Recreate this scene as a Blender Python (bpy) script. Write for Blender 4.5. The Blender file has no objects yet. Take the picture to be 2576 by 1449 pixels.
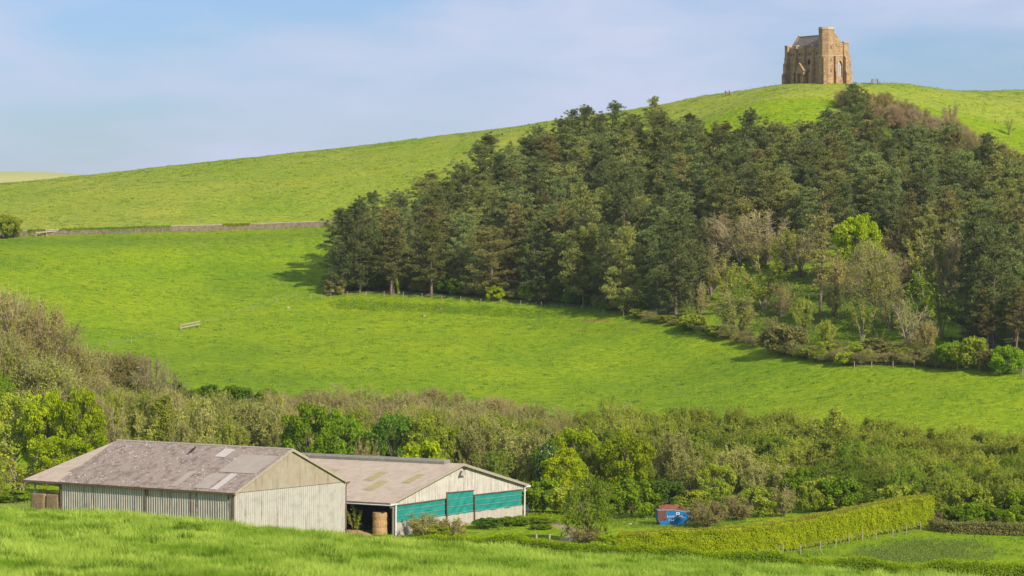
import bpy, math, random
import numpy as np
from mathutils import Vector, Matrix
C = bpy.context.scene.collection
R = math.radians
# ---------------------------------------------------------------- camera, sky, sun, exposure
F = 1288 / math.tan(R(9.0))                 # focal length in units of the 2576 px wide photograph
HOR = 576.0                                 # row of the level line
PITCH = math.atan((724.5 - HOR) / F)
scn = bpy.context.scene
cd = bpy.data.cameras.new('camera'); cam = bpy.data.objects.new('camera', cd); C.objects.link(cam)
cd.sensor_width = 36; cd.angle = R(18.0); cd.clip_start = 1; cd.clip_end = 30000
cam.location = (0, 0, 0); cam.rotation_euler = (R(90) - PITCH, 0, 0)
cd.dof.use_dof = True; cd.dof.focus_distance = 520; cd.dof.aperture_fstop = 2.2
scn.camera = cam
SUN_AZ, SUN_EL = R(39), R(31)               # azimuth to the right of the direction back towards the camera
S = Vector((math.sin(SUN_AZ) * math.cos(SUN_EL), -math.cos(SUN_AZ) * math.cos(SUN_EL), math.sin(SUN_EL)))
sd = bpy.data.lights.new('sun', 'SUN'); sun = bpy.data.objects.new('sun', sd); C.objects.link(sun)
sd.energy = 4.8; sd.angle = R(0.5); sd.color = (1.0, 0.89, 0.71)
sun.rotation_euler = S.to_track_quat('Z', 'Y').to_euler(); sun.location = (200, -200, 200)
w = bpy.data.worlds.new('World'); scn.world = w; w.use_nodes = True
nt = w.node_tree; nt.nodes.clear()
sky = nt.nodes.new('ShaderNodeTexSky'); sky.sky_type = 'NISHITA'; sky.sun_disc = False
sky.sun_elevation = SUN_EL; sky.sun_rotation = math.atan2(S.x, S.y); sky.air_density = 1.0; sky.dust_density = 0.4; sky.ozone_density = 3.0
bg = nt.nodes.new('ShaderNodeBackground'); bg.inputs[1].default_value = 0.115
wo = nt.nodes.new('ShaderNodeOutputWorld')
tc = nt.nodes.new('ShaderNodeTexCoord'); mp = nt.nodes.new('ShaderNodeMapping'); mp.inputs['Scale'].default_value = (7, 7, 26)
mp.inputs['Location'].default_value = (1.3, 0.4, 0.2)
nz = nt.nodes.new('ShaderNodeTexNoise'); nz.inputs['Scale'].default_value = 1.0; nz.inputs['Detail'].default_value = 5; nz.inputs['Roughness'].default_value = .5
cr = nt.nodes.new('ShaderNodeValToRGB'); cr.color_ramp.elements[0].position = .40; cr.color_ramp.elements[1].position = .60
cr.color_ramp.elements[0].color = (0.0, 0.0, 0.0, 1); cr.color_ramp.elements[1].color = (1, 1, 1, 1)
mx = nt.nodes.new('ShaderNodeMix'); mx.data_type = 'RGBA'; mx.inputs[7].default_value = (5.0, 5.5, 7.1, 1)
grade = nt.nodes.new('ShaderNodeMix'); grade.data_type = 'RGBA'; grade.blend_type = 'MULTIPLY'; grade.inputs[0].default_value = 1
grade.inputs[7].default_value = (.57, .67, .95, 1)
L = nt.links.new
L(tc.outputs['Generated'], mp.inputs[0]); L(mp.outputs[0], nz.inputs['Vector']); L(nz.outputs[0], cr.inputs[0])
L(sky.outputs[0], grade.inputs[6]); L(grade.outputs[2], mx.inputs[6]); L(cr.outputs[0], mx.inputs[0])
L(mx.outputs[2], bg.inputs[0]); L(bg.outputs[0], wo.inputs[0])
scn.view_settings.view_transform = 'Standard'; scn.view_settings.look = 'None'; scn.view_settings.exposure = 0.08; scn.view_settings.gamma = 1.0
scn.cycles.max_bounces = 6; scn.cycles.diffuse_bounces = 3; scn.cycles.transmission_bounces = 3; scn.cycles.volume_bounces = 0
scn.cycles.transparent_max_bounces = 4; scn.cycles.caustics_reflective = False; scn.cycles.caustics_refractive = False

# ---------------------------------------------------------------- pixels <-> world
def ray(u, v):
    """direction with y = 1 through the photograph's point (u, v) in 2576 x 1449 units"""
    x, y = (u - 1288) / F, -(v - 724.5) / F
    d = (x, math.cos(PITCH) + y * math.sin(PITCH), -math.sin(PITCH) + y * math.cos(PITCH))
    return Vector((d[0] / d[1], 1.0, d[2] / d[1]))
def P(u, v, Y): return ray(u, v) * Y
# ---------------------------------------------------------------- noise
def vnoise(x, y, seed=0):
    x = np.asarray(x, float); y = np.asarray(y, float)
    xi = np.floor(x).astype(np.int64); yi = np.floor(y).astype(np.int64); xf = x - xi; yf = y - yi
    def h(a, b):
        n = (a * 374761393 + b * 668265263 + seed * 974711) & 0x7fffffff
        n = ((n ^ (n >> 13)) * 1274126177) & 0x7fffffff
        return ((n ^ (n >> 16)) & 0xffff) / 65535.0
    u = xf * xf * (3 - 2 * xf); v = yf * yf * (3 - 2 * yf)
    return (h(xi, yi) * (1 - u) + h(xi + 1, yi) * u) * (1 - v) + (h(xi, yi + 1) * (1 - u) + h(xi + 1, yi + 1) * u) * v
def fbm(x, y, seed=0, o=3):
    s = 0; a = .5; t = 0
    for k in range(o): s = s + a * vnoise(x * 2 ** k, y * 2 ** k, seed + k); t += a; a *= .5
    return s / t
# ---------------------------------------------------------------- the land: heights from surveyed points
CP = []   # (x, y, z)
def cp(u, v, Y): p = P(u, v, Y); CP.append((p.x, p.y, p.z))
def cz(u, Y, z): CP.append(((u - 1288) / F * Y, Y, z))
for x in (-60, 0, 60): CP.append((x, -20, -0.6)); CP.append((x, 30, -4.2))
for u, v in ((-500, 1425), (0, 1440), (700, 1455), (1288, 1470), (2000, 1500), (3000, 1520)): cp(u, v, 95)
for u, v in ((-500, 1276), (0, 1294), (350, 1306), (700, 1346), (1000, 1368), (1400, 1408), (1800, 1444), (2200, 1474), (2576, 1500), (3100, 1525)): cp(u, v, 170)
for u, z in ((-500, -30.5), (0, -31), (700, -32), (1000, -31.5), (1400, -32.5), (1800, -33.5), (2200, -34.5), (3100, -35)): cz(u, 285, z)
for u, z in ((-500, -36), (0, -36), (700, -36.5), (1000, -34.9), (1400, -36), (1800, -36.8), (2200, -37.6), (2576, -38), (3100, -38)): cz(u, 345, z)
for u in (-500, 0, 700, 1100, 1500, 2000, 2576, 3100):
    for Y in (395, 440): cz(u, Y, -40.3 + (.5 if u > 1900 else 0))
for u in (-500, 0, 700, 1288, 1600): cz(u, 500, -40)
for u in (2000, 2576, 3100): cz(u, 470, -39.3)
for u, v, Y in ((-500, 1010, 570), (0, 1000, 575), (500, 965, 595), (900, 985, 590), (1288, 1035, 570), (1650, 1070, 556), (2000, 1098, 538), (2576, 1128, 510), (3100, 1140, 500)): cp(u, v, Y)
for u, v, Y in ((-500, 820, 650), (100, 850, 640), (600, 890, 640), (1000, 870, 645), (1288, 890, 640), (1700, 920, 625), (2000, 990, 580), (2400, 1015, 545), (3100, 1050, 520)): cp(u, v, Y)
for u, v, Y in ((-500, 690, 700), (0, 700, 700), (400, 775, 690), (750, 745, 715), (900, 742, 715), (1200, 754, 705), (1400, 772, 695), (1620, 800, 672), (1750, 832, 648), (1900, 884, 620),
                (2120, 918, 592), (2200, 920, 588), (2400, 932, 575), (2576, 942, 565), (3100, 960, 560)): cp(u, v, Y)
for u, v, Y in ((-500, 600, 765), (0, 592, 768), (400, 580, 775), (830, 560, 788), (1288, 490, 792), (1600, 440, 790), (1900, 400, 775), (1900, 600, 705), (2200, 390, 775), (2200, 620, 695),
                (2576, 480, 740), (2576, 700, 655), (3100, 520, 740), (1500, 620, 745), (1150, 640, 750)): cp(u, v, Y)
for u, v, Y in ((1900, 262, 818), (1750, 300, 830), (2150, 262, 818), (2350, 300, 815), (2576, 340, 820)): cp(u, v, Y)
for u, v, Y in ((-500, 520, 1010), (0, 488, 1000), (240, 453, 1000), (500, 413, 1000), (900, 371, 990), (1160, 339, 980), (1440, 304, 965), (1700, 264, 930), (1820, 242, 900),
                (2050, 211, 852), (2130, 211, 852), (1960, 213, 858), (2250, 209, 872), (2330, 220, 880), (2450, 236, 890), (2576, 240, 900), (3100, 250, 900)): cp(u, v, Y)
for u in (2000, 2100): cz(u, 872, 38.4)
for u, z in ((-500, -20), (0, -8), (240, -2), (700, 10), (1288, 20), (1900, 22), (2576, 22), (3100, 22)): cz(u, 1130, z)
for u, z in ((-500, -60), (0, -50), (1288, -45), (2576, -40), (3100, -40)): cz(u, 1300, z)
CP = np.array(CP)
def _phi(r2): return np.where(r2 > 0, r2 * np.log(np.maximum(r2, 1e-12)), 0)
SC = 100.0
def _tps_fit():
    X = CP[:, :2] / SC; n = len(X)
    K = _phi(((X[:, None] - X[None]) ** 2).sum(-1)) + np.eye(n) * 2e-3
    Q = np.c_[np.ones(n), X]
    A = np.zeros((n + 3, n + 3)); A[:n, :n] = K; A[:n, n:] = Q; A[n:, :n] = Q.T
    return np.linalg.solve(A, np.r_[CP[:, 2], 0, 0, 0])
TW = _tps_fit()
def tps(x, y):
    x = np.asarray(x, float).ravel() / SC; y = np.asarray(y, float).ravel() / SC
    z = TW[-3] + TW[-2] * x + TW[-1] * y
    for i in range(len(CP)):
        z = z + TW[i] * _phi((x - CP[i, 0] / SC) ** 2 + (y - CP[i, 1] / SC) ** 2)
    return z
gx = np.concatenate([[-6000, -3000, -1500, -900, -600, -450, -340], np.arange(-250, -120, 3), np.arange(-120, 150, 1.5), np.arange(150, 250, 3), [340, 450, 600, 900, 1500, 3000, 6000]])
gy = np.concatenate([np.arange(-30, 80, 10), np.arange(80, 190, 1.5), np.arange(190, 380, 3), np.arange(380, 720, 1.5), np.arange(720, 960, 2), np.arange(960, 1100, 4), np.arange(1100, 1300, 10), [1350, 1500, 2000, 3000, 5000, 9000]])
GX, GY = np.meshgrid(gx, gy)
GZ = tps(np.clip(GX, -240, 240), np.clip(GY, -30, 1290)).reshape(GX.shape)
far = np.clip((np.abs(GX) - 240) / 600, 0, 1); GZ = GZ * (1 - far) + far * np.minimum(GZ, -20)
GZ = np.where(GY > 1290, -60, GZ)
def relief(x, y):
    a = np.clip((np.asarray(y) - 60) / 100, .25, 1)
    flat = 1 - .8 * np.exp(-((np.asarray(y) - 425) / 45) ** 2)
    hill = np.exp(-(((np.asarray(x) - 87) / 22) ** 2 + ((np.asarray(y) - 858) / 18) ** 2))
    return ((fbm(x / 17, y / 17, 3) - .5) * .9 + (fbm(x / 5, y / 6, 8) - .5) * .42) * a * flat * (1 - hill)
GZ = GZ + relief(GX, GY)
def gz(x, y):
    s = np.isscalar(x); x = np.atleast_1d(np.asarray(x, float)); y = np.atleast_1d(np.asarray(y, float))
    i = np.clip(np.searchsorted(gx, x) - 1, 0, len(gx) - 2); j = np.clip(np.searchsorted(gy, y) - 1, 0, len(gy) - 2)
    a = (x - gx[i]) / (gx[i + 1] - gx[i]); b = (y - gy[j]) / (gy[j + 1] - gy[j])
    z = (GZ[j, i] * (1 - a) + GZ[j, i + 1] * a) * (1 - b) + (GZ[j + 1, i] * (1 - a) + GZ[j + 1, i + 1] * a) * b
    return float(z[0]) if s else z
YS = np.arange(300, 1120, .75)
def hit(u, v, y0=300):
    """where the sight line through (u, v) first meets the land beyond y0"""
    d = ray(u, v); ys = YS[YS >= y0]; g = gz(d.x * ys, ys)
    k = np.nonzero(g >= d.z * ys)[0]
    Y = ys[k[0]] if len(k) else ys[-1]
    return Vector((d.x * Y, Y, gz(float(d.x * Y), float(Y))))
def at(u, Y): x = (u - 1288) / F * Y; return Vector((x, Y, gz(x, Y)))
def vrow(p): # picture row of a world point
    q = Matrix.Rotation(PITCH, 3, 'X') @ Vector(p); return 724.5 - F * q.z / q.y

# ---------------------------------------------------------------- materials
def newmat(name):
    m = bpy.data.materials.new(name); m.use_nodes = True; t = m.node_tree; t.nodes.clear()
    return m, t, t.nodes.new('ShaderNodeOutputMaterial')
def ramp(t, fac, stops):
    r = t.nodes.new('ShaderNodeValToRGB'); e = r.color_ramp.elements
    while len(e) < len(stops): e.new(.5)
    for k, (p, c) in enumerate(stops): e[k].position = p; e[k].color = (*c, 1)
    t.links.new(fac, r.inputs[0]); return r.outputs[0]
def noise(t, vec, scale, detail=4, rough=.55, stretch=None):
    n = t.nodes.new('ShaderNodeTexNoise'); n.inputs['Scale'].default_value = scale; n.inputs['Detail'].default_value = detail; n.inputs['Roughness'].default_value = rough
    if stretch:
        m = t.nodes.new('ShaderNodeMapping'); m.inputs['Scale'].default_value = stretch; t.links.new(vec, m.inputs[0]); vec = m.outputs[0]
    t.links.new(vec, n.inputs['Vector']); return n.outputs[0]
def mixc(t, fac, a, b, mode='MIX'):
    m = t.nodes.new('ShaderNodeMix'); m.data_type = 'RGBA'; m.blend_type = mode
    for s, x in ((0, fac), (6, a), (7, b)):
        if isinstance(x, (int, float)): m.inputs[s].default_value = x
        elif isinstance(x, tuple): m.inputs[s].default_value = (*x, 1)
        else: t.links.new(x, m.inputs[s])
    return m.outputs[2]
def simple(name, stops, scale=2.0, rough=.8, bump=0, bscale=None, stretch=None, metal=0, spots=None, detail=5, bdist=.05):
    m, t, o = newmat(name); tc = t.nodes.new('ShaderNodeTexCoord').outputs['Object']
    col = ramp(t, noise(t, tc, scale, detail, .6, stretch), stops)
    if spots:
        sc, thr, c, st = spots
        col = mixc(t, ramp(t, noise(t, tc, sc, 3, .6, st), [(thr, (0, 0, 0)), (thr + .06, (1, 1, 1))]), col, c)
    b = t.nodes.new('ShaderNodeBsdfPrincipled'); b.inputs['Roughness'].default_value = rough; b.inputs['Metallic'].default_value = metal
    b.inputs['Specular IOR Level'].default_value = .25
    t.links.new(col, b.inputs['Base Color'])
    if bump:
        bp = t.nodes.new('ShaderNodeBump'); bp.inputs['Strength'].default_value = bump; bp.inputs['Distance'].default_value = bdist
        t.links.new(noise(t, tc, bscale or scale * 4, 4, .6, stretch), bp.inputs['Height']); t.links.new(bp.outputs[0], b.inputs['Normal'])
    t.links.new(b.outputs[0], o.inputs[0]); return m
def leafmat(name, c1, c2, trans=.35, span=(.78, 1.24)):
    """two leaf colours, mixed by the leaf's own tint and by the plant's own character"""
    m, t, o = newmat(name)
    at_ = t.nodes.new('ShaderNodeAttribute'); at_.attribute_name = 'v'
    oi = t.nodes.new('ShaderNodeObjectInfo')
    col = mixc(t, at_.outputs['Fac'], c1, c2)
    br = t.nodes.new('ShaderNodeMapRange'); br.inputs[3].default_value, br.inputs[4].default_value = (.66, 1.4) if 'pine' in name else span; t.links.new(oi.outputs['Random'], br.inputs[0])
    h = t.nodes.new('ShaderNodeHueSaturation'); t.links.new(br.outputs[0], h.inputs['Value']); t.links.new(col, h.inputs['Color'])
    hr = t.nodes.new('ShaderNodeMapRange'); hr.inputs[3].default_value = .494; hr.inputs[4].default_value = .506
    wn = t.nodes.new('ShaderNodeMath'); wn.operation = 'FRACT'; mu = t.nodes.new('ShaderNodeMath'); mu.operation = 'MULTIPLY'; mu.inputs[1].default_value = 7.31
    t.links.new(oi.outputs['Random'], mu.inputs[0]); t.links.new(mu.outputs[0], wn.inputs[0]); t.links.new(wn.outputs[0], hr.inputs[0]); t.links.new(hr.outputs[0], h.inputs['Hue'])
    d = t.nodes.new('ShaderNodeBsdfDiffuse'); tr = t.nodes.new('ShaderNodeBsdfTranslucent'); ms = t.nodes.new('ShaderNodeMixShader'); ms.inputs[0].default_value = trans
    t.links.new(h.outputs[0], d.inputs[0]); t.links.new(h.outputs[0], tr.inputs[0])
    t.links.new(d.outputs[0], ms.inputs[1]); t.links.new(tr.outputs[0], ms.inputs[2]); t.links.new(ms.outputs[0], o.inputs[0])
    return m
M = {}
M['bark'] = simple('bark', [(.3, (.10, .075, .055)), (.7, (.24, .19, .14))], 3, .9, .5)
M['pale_bark'] = simple('pale_bark', [(.3, (.24, .20, .14)), (.7, (.42, .37, .27))], 3, .9, .5)
M['pine_bark'] = simple('pine_bark', [(.3, (.12, .085, .065)), (.7, (.27, .2, .155))], 3, .9, .5)
M['ivy'] = leafmat('ivy', (.05, .13, .015), (.14, .22, .02))
M['pine'] = leafmat('pine_needles', (0.128, 0.18, 0.052), (0.295, 0.335, 0.1), 0.3)
M['pine_olive'] = leafmat('pine_needles_olive', (0.175, 0.21, 0.048), (0.38, 0.39, 0.105), 0.3)
M['pine_brown'] = leafmat('pine_needles_brown', (0.18, 0.175, 0.05), (0.36, 0.32, 0.1), .25)
M['maple'] = leafmat('leaf_bright', (0.24, 0.335, 0.008), (0.5, 0.57, 0.012), 0.42)
M['green'] = leafmat('leaf_mid_green', (0.15, 0.27, 0.012), (0.33, 0.45, 0.02), 0.42)
M['deep'] = leafmat('leaf_deep_green', (0.09, 0.19, 0.02), (0.22, 0.34, 0.035), 0.42)
M['olive'] = leafmat('leaf_olive', (0.25, 0.325, 0.025), (0.51, 0.555, 0.06), 0.4)
M['willow'] = leafmat('leaf_willow', (0.29, 0.33, 0.07), (0.58, 0.58, 0.16), 0.4)
M['brownleaf'] = leafmat('leaf_brown_buds', (0.27, 0.265, 0.05), (0.53, 0.51, 0.11), 0.4)
M['twig'] = leafmat('twigs_grey_brown', (0.28, 0.235, 0.11), (0.54, 0.46, 0.24), 0.2)
M['twig_pink'] = leafmat('twigs_reddish', (0.29, 0.22, 0.12), (0.52, 0.4, 0.22), 0.2)
M['hedge'] = leafmat('leaf_hedge', (0.28, 0.4, 0.01), (0.57, 0.67, 0.02), 0.4)
M['hedgetop'] = leafmat('leaf_hedge_top', (0.3, 0.29, 0.03), (0.5, 0.46, 0.08), .3)
M['bramble'] = leafmat('leaf_bramble', (0.2, 0.2, 0.05), (0.42, 0.38, 0.12), 0.4)
M['blossom'] = leafmat('blossom', (.5, .5, .42), (.75, .75, .68), .3)
M['nettle'] = leafmat('leaf_nettle', (0.1, 0.16, 0.025), (0.22, 0.28, 0.06), .3)
M['core'] = simple('shaded_stems', [(.3, (.03, .035, .012)), (.7, (.06, .065, .02))], 2, .95)  # dark brown-green fill that keeps the hedges from being see-through
M['grassblade'] = leafmat('grass_blades', (0.17, 0.3, 0.02), (0.5, 0.62, 0.1), .4)
M['tuft'] = leafmat('grass_tufts', (0.13, 0.22, 0.02), (0.29, 0.4, 0.045), .35)
M['stick'] = simple('weathered_post', [(.3, (.33, .27, .19)), (.7, (.48, .41, .31))], 5, .85, .3)
M['wire'] = simple('galvanised_wire', [(.3, (.3, .3, .3)), (.7, (.4, .4, .4))], 5, .5, metal=.6)

def ground_material():
    m, t, o = newmat('meadow'); tc = t.nodes.new('ShaderNodeTexCoord').outputs['Object']
    z = t.nodes.new('ShaderNodeVertexColor'); z.layer_name = 'zone'
    n1 = noise(t, tc, .75, 5, .62, (.8, .9, 1)); n2 = noise(t, tc, .055, 4, .6); n3 = noise(t, tc, 2.2, 4, .65)
    a = ramp(t, n1, [(.32, (.60, .74, .8)), (.5, (1, 1, 1)), (.68, (1.26, 1.14, 1.1))])
    b = ramp(t, n2, [(.3, (.86, .93, .9)), (.7, (1.16, 1.05, 1.05))])
    c = ramp(t, n3, [(.33, (.45, .60, .75)), (.47, (1, 1, 1)), (.72, (1.22, 1.12, 1.15))])
    col = mixc(t, 1.0, z.outputs[0], a, 'MULTIPLY'); col = mixc(t, 1.0, col, b, 'MULTIPLY'); col = mixc(t, 1.0, col, c, 'MULTIPLY')
    bs = t.nodes.new('ShaderNodeBsdfPrincipled'); bs.inputs['Roughness'].default_value = .95; bs.inputs['Specular IOR Level'].default_value = .08
    bs.inputs['Sheen Weight'].default_value = .0
    t.links.new(col, bs.inputs['Base Color'])
    bp = t.nodes.new('ShaderNodeBump'); bp.inputs['Strength'].default_value = 1.0; bp.inputs['Distance'].default_value = .55
    t.links.new(noise(t, tc, .8, 5, .66), bp.inputs['Height']); t.links.new(bp.outputs[0], bs.inputs['Normal'])
    t.links.new(bs.outputs[0], o.inputs[0]); return m

# ---------------------------------------------------------------- mesh helpers
def tag(o, label=None, cat=None, group=None, kind=None):
    if label: o['label'] = label
    if cat: o['category'] = cat
    if group: o['group'] = group
    if kind: o['kind'] = kind
    return o
def link(name, me, mat=None, parent=None):
    if mat is not None and len(me.materials) == 0: me.materials.append(mat)
    o = bpy.data.objects.new(name, me); C.objects.link(o); o.parent = parent; return o
def empty(name, loc, rz=0, **kw):
    o = bpy.data.objects.new(name, None); C.objects.link(o); o.location = loc; o.rotation_euler = (0, 0, rz); o.empty_display_size = .5
    return tag(o, **kw)
def npmesh(name, V, k, var=None, smooth=False):
    """V: (n*k, 3) vertices, every k of them one face"""
    V = np.ascontiguousarray(V, dtype=np.float32); n = len(V) // k
    me = bpy.data.meshes.new(name); me.vertices.add(len(V)); me.vertices.foreach_set('co', V.ravel())
    me.loops.add(n * k); me.loops.foreach_set('vertex_index', np.arange(n * k, dtype=np.int32))
    me.polygons.add(n); me.polygons.foreach_set('loop_start', np.arange(0, n * k, k, dtype=np.int32))
    if var is not None:
        a = me.attributes.new('v', 'FLOAT', 'POINT'); a.data.foreach_set('value', np.repeat(np.asarray(var, np.float32), k))
    me.update(); return me
class MB:
    def __init__(s): s.v = []; s.f = []
    def quad(s, *p):
        i = len(s.v); s.v += [tuple(q) for q in p]; s.f.append(tuple(range(i, i + len(p)))); return s
    def box(s, a, b, M4=None):
        (x0, y0, z0), (x1, y1, z1) = a, b; i = len(s.v)
        c = [(x0, y0, z0), (x1, y0, z0), (x1, y1, z0), (x0, y1, z0), (x0, y0, z1), (x1, y0, z1), (x1, y1, z1), (x0, y1, z1)]
        if M4 is not None: c = [tuple(M4 @ Vector(q)) for q in c]
        s.v += c; s.f += [tuple(i + k for k in q) for q in ((0, 3, 2, 1), (4, 5, 6, 7), (0, 1, 5, 4), (1, 2, 6, 5), (2, 3, 7, 6), (3, 0, 4, 7))]; return s
    def prism(s, poly, d):
        """poly: 3-D points, extruded by vector d"""
        n = len(poly); i = len(s.v); d = Vector(d); A = [Vector(p) for p in poly]
        s.v += [tuple(p) for p in A] + [tuple(p + d) for p in A]
        s.f.append(tuple(range(i, i + n))); s.f.append(tuple(range(i + 2 * n - 1, i + n - 1, -1)))
        for k in range(n): j = (k + 1) % n; s.f.append((i + k, i + n + k, i + n + j, i + j))
        return s
    def tube(s, pts, rad, n=6):
        pts = [Vector(p) for p in pts]; i0 = len(s.v)
        if not hasattr(rad, '__len__'): rad = [rad] * len(pts)
        for k, p in enumerate(pts):
            t = (pts[min(k + 1, len(pts) - 1)] - pts[max(k - 1, 0)]).normalized()
            a = t.cross(Vector((0, 0, 1))) if abs(t.z) < .9 else t.cross(Vector((1, 0, 0)))
            a.normalize(); b = t.cross(a)
            for q in range(n):
                g = 2 * math.pi * q / n; s.v.append(tuple(p + (a * math.cos(g) + b * math.sin(g)) * rad[k]))
        for k in range(len(pts) - 1):
            for q in range(n):
                r = (q + 1) % n; s.f.append((i0 + k * n + q, i0 + k * n + r, i0 + (k + 1) * n + r, i0 + (k + 1) * n + q))
        s.f.append(tuple(i0 + q for q in range(n))); s.f.append(tuple(i0 + (len(pts) - 1) * n + q for q in reversed(range(n))))
        return s
    def mesh(s, name, smooth=False):
        me = bpy.data.meshes.new(name); me.from_pydata(s.v, [], s.f); me.update()
        if smooth: me.polygons.foreach_set('use_smooth', [True] * len(me.polygons))
        return me
    def build(s, name, mat, parent=None, smooth=False): return link(name, s.mesh(name, smooth), mat, parent)
def norm(a): return a / np.maximum(np.linalg.norm(a, axis=-1, keepdims=True), 1e-9)
def cards(rng, pos, nrm, a, b):
    """rhombic leaves: centres, normals, half length, half width"""
    n = len(pos); r = norm(rng.normal(size=(n, 3))); t = norm(np.cross(nrm, r)); s = np.cross(nrm, t)
    a = np.broadcast_to(np.asarray(a), (n,))[:, None]; b = np.broadcast_to(np.asarray(b), (n,))[:, None]
    return np.stack([pos + t * a, pos + s * b, pos - t * a, pos - s * b], 1).reshape(-1, 3)
def sticks(rng, p0, p1, wd):
    d = norm(p1 - p0); s = norm(np.cross(d, rng.normal(size=p0.shape))); wd = np.broadcast_to(np.asarray(wd), (len(p0),))[:, None]
    return np.stack([p0 - s * wd, p0 + s * wd, p1 + s * wd * .35, p1 - s * wd * .35], 1).reshape(-1, 3)

# ---------------------------------------------------------------- plant makers: each returns (trunk mesh, crown vertices, tint)
def puff_tree(seed, H=9, Wd=7, trunk=.22, npuff=80, leaves=130, size=.17, low=.18, flat=.8, pointy=.0):
    """leafy tree: clumps of leaves carried by limbs"""
    rng = np.random.default_rng(seed); rnd = random.Random(seed)
    th = rng.uniform(0, 2 * np.pi, npuff); ct = rng.uniform(-.75, 1, npuff); st = np.sqrt(1 - ct ** 2); r = rng.uniform(.45, 1, npuff) ** .5
    bulge = .75 + .45 * vnoise(th * 1.6 + seed, ct * 2.3, seed)
    zc = low * H + (1 - low) * H * .5
    X = np.stack([np.cos(th) * st * r * bulge * Wd / 2, np.sin(th) * st * r * bulge * Wd / 2, zc + ct * r * (.8 + .25 * bulge) * (1 - low) * H * .47], 1)
    if pointy: k = np.clip((X[:, 2] - zc) / (H * .5), 0, 1); X[:, :2] *= (1 - pointy * k)[:, None]
    Rp = rng.uniform(.075, .135, npuff) * Wd
    d = norm(rng.normal(size=(npuff, leaves, 3)) + np.array([0, 0, .35])); rad = rng.uniform(.45, 1.12, (npuff, leaves, 1))
    pos = (X[:, None] + d * rad * Rp[:, None, None] * np.array([1, 1, flat])).reshape(-1, 3)
    nrm = norm(d.reshape(-1, 3) * 1.0 + .75 * rng.normal(size=(npuff * leaves, 3)) + np.array([0, 0, .25]))
    sz = size * rng.uniform(.6, 1.3, len(pos)); V = cards(rng, pos, nrm, sz, sz * .62)
    var = np.clip(np.repeat(rng.uniform(.15, .75, npuff), leaves) + rng.uniform(-.3, .3, len(pos)), 0, 1)
    m = MB(); z0 = low * H * .9
    m.tube([(0, 0, -.4), (.05 * H * .1, 0, z0), (0, .02 * H, H * .55), (.02 * H, 0, H * .85)], [trunk, trunk * .75, trunk * .4, trunk * .1], 7)
    for k in range(min(22, npuff)):
        e = X[k]; zs = z0 + (e[2] - z0) * rnd.uniform(.1, .5); zs = max(zs, z0 * .8)
        m.tube([(0, 0, zs), (e[0] * .5, e[1] * .5, zs + (e[2] - zs) * .62), tuple(e)], [trunk * .38, trunk * .22, trunk * .06], 5)
    return m.mesh('trunk'), V, var
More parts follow.
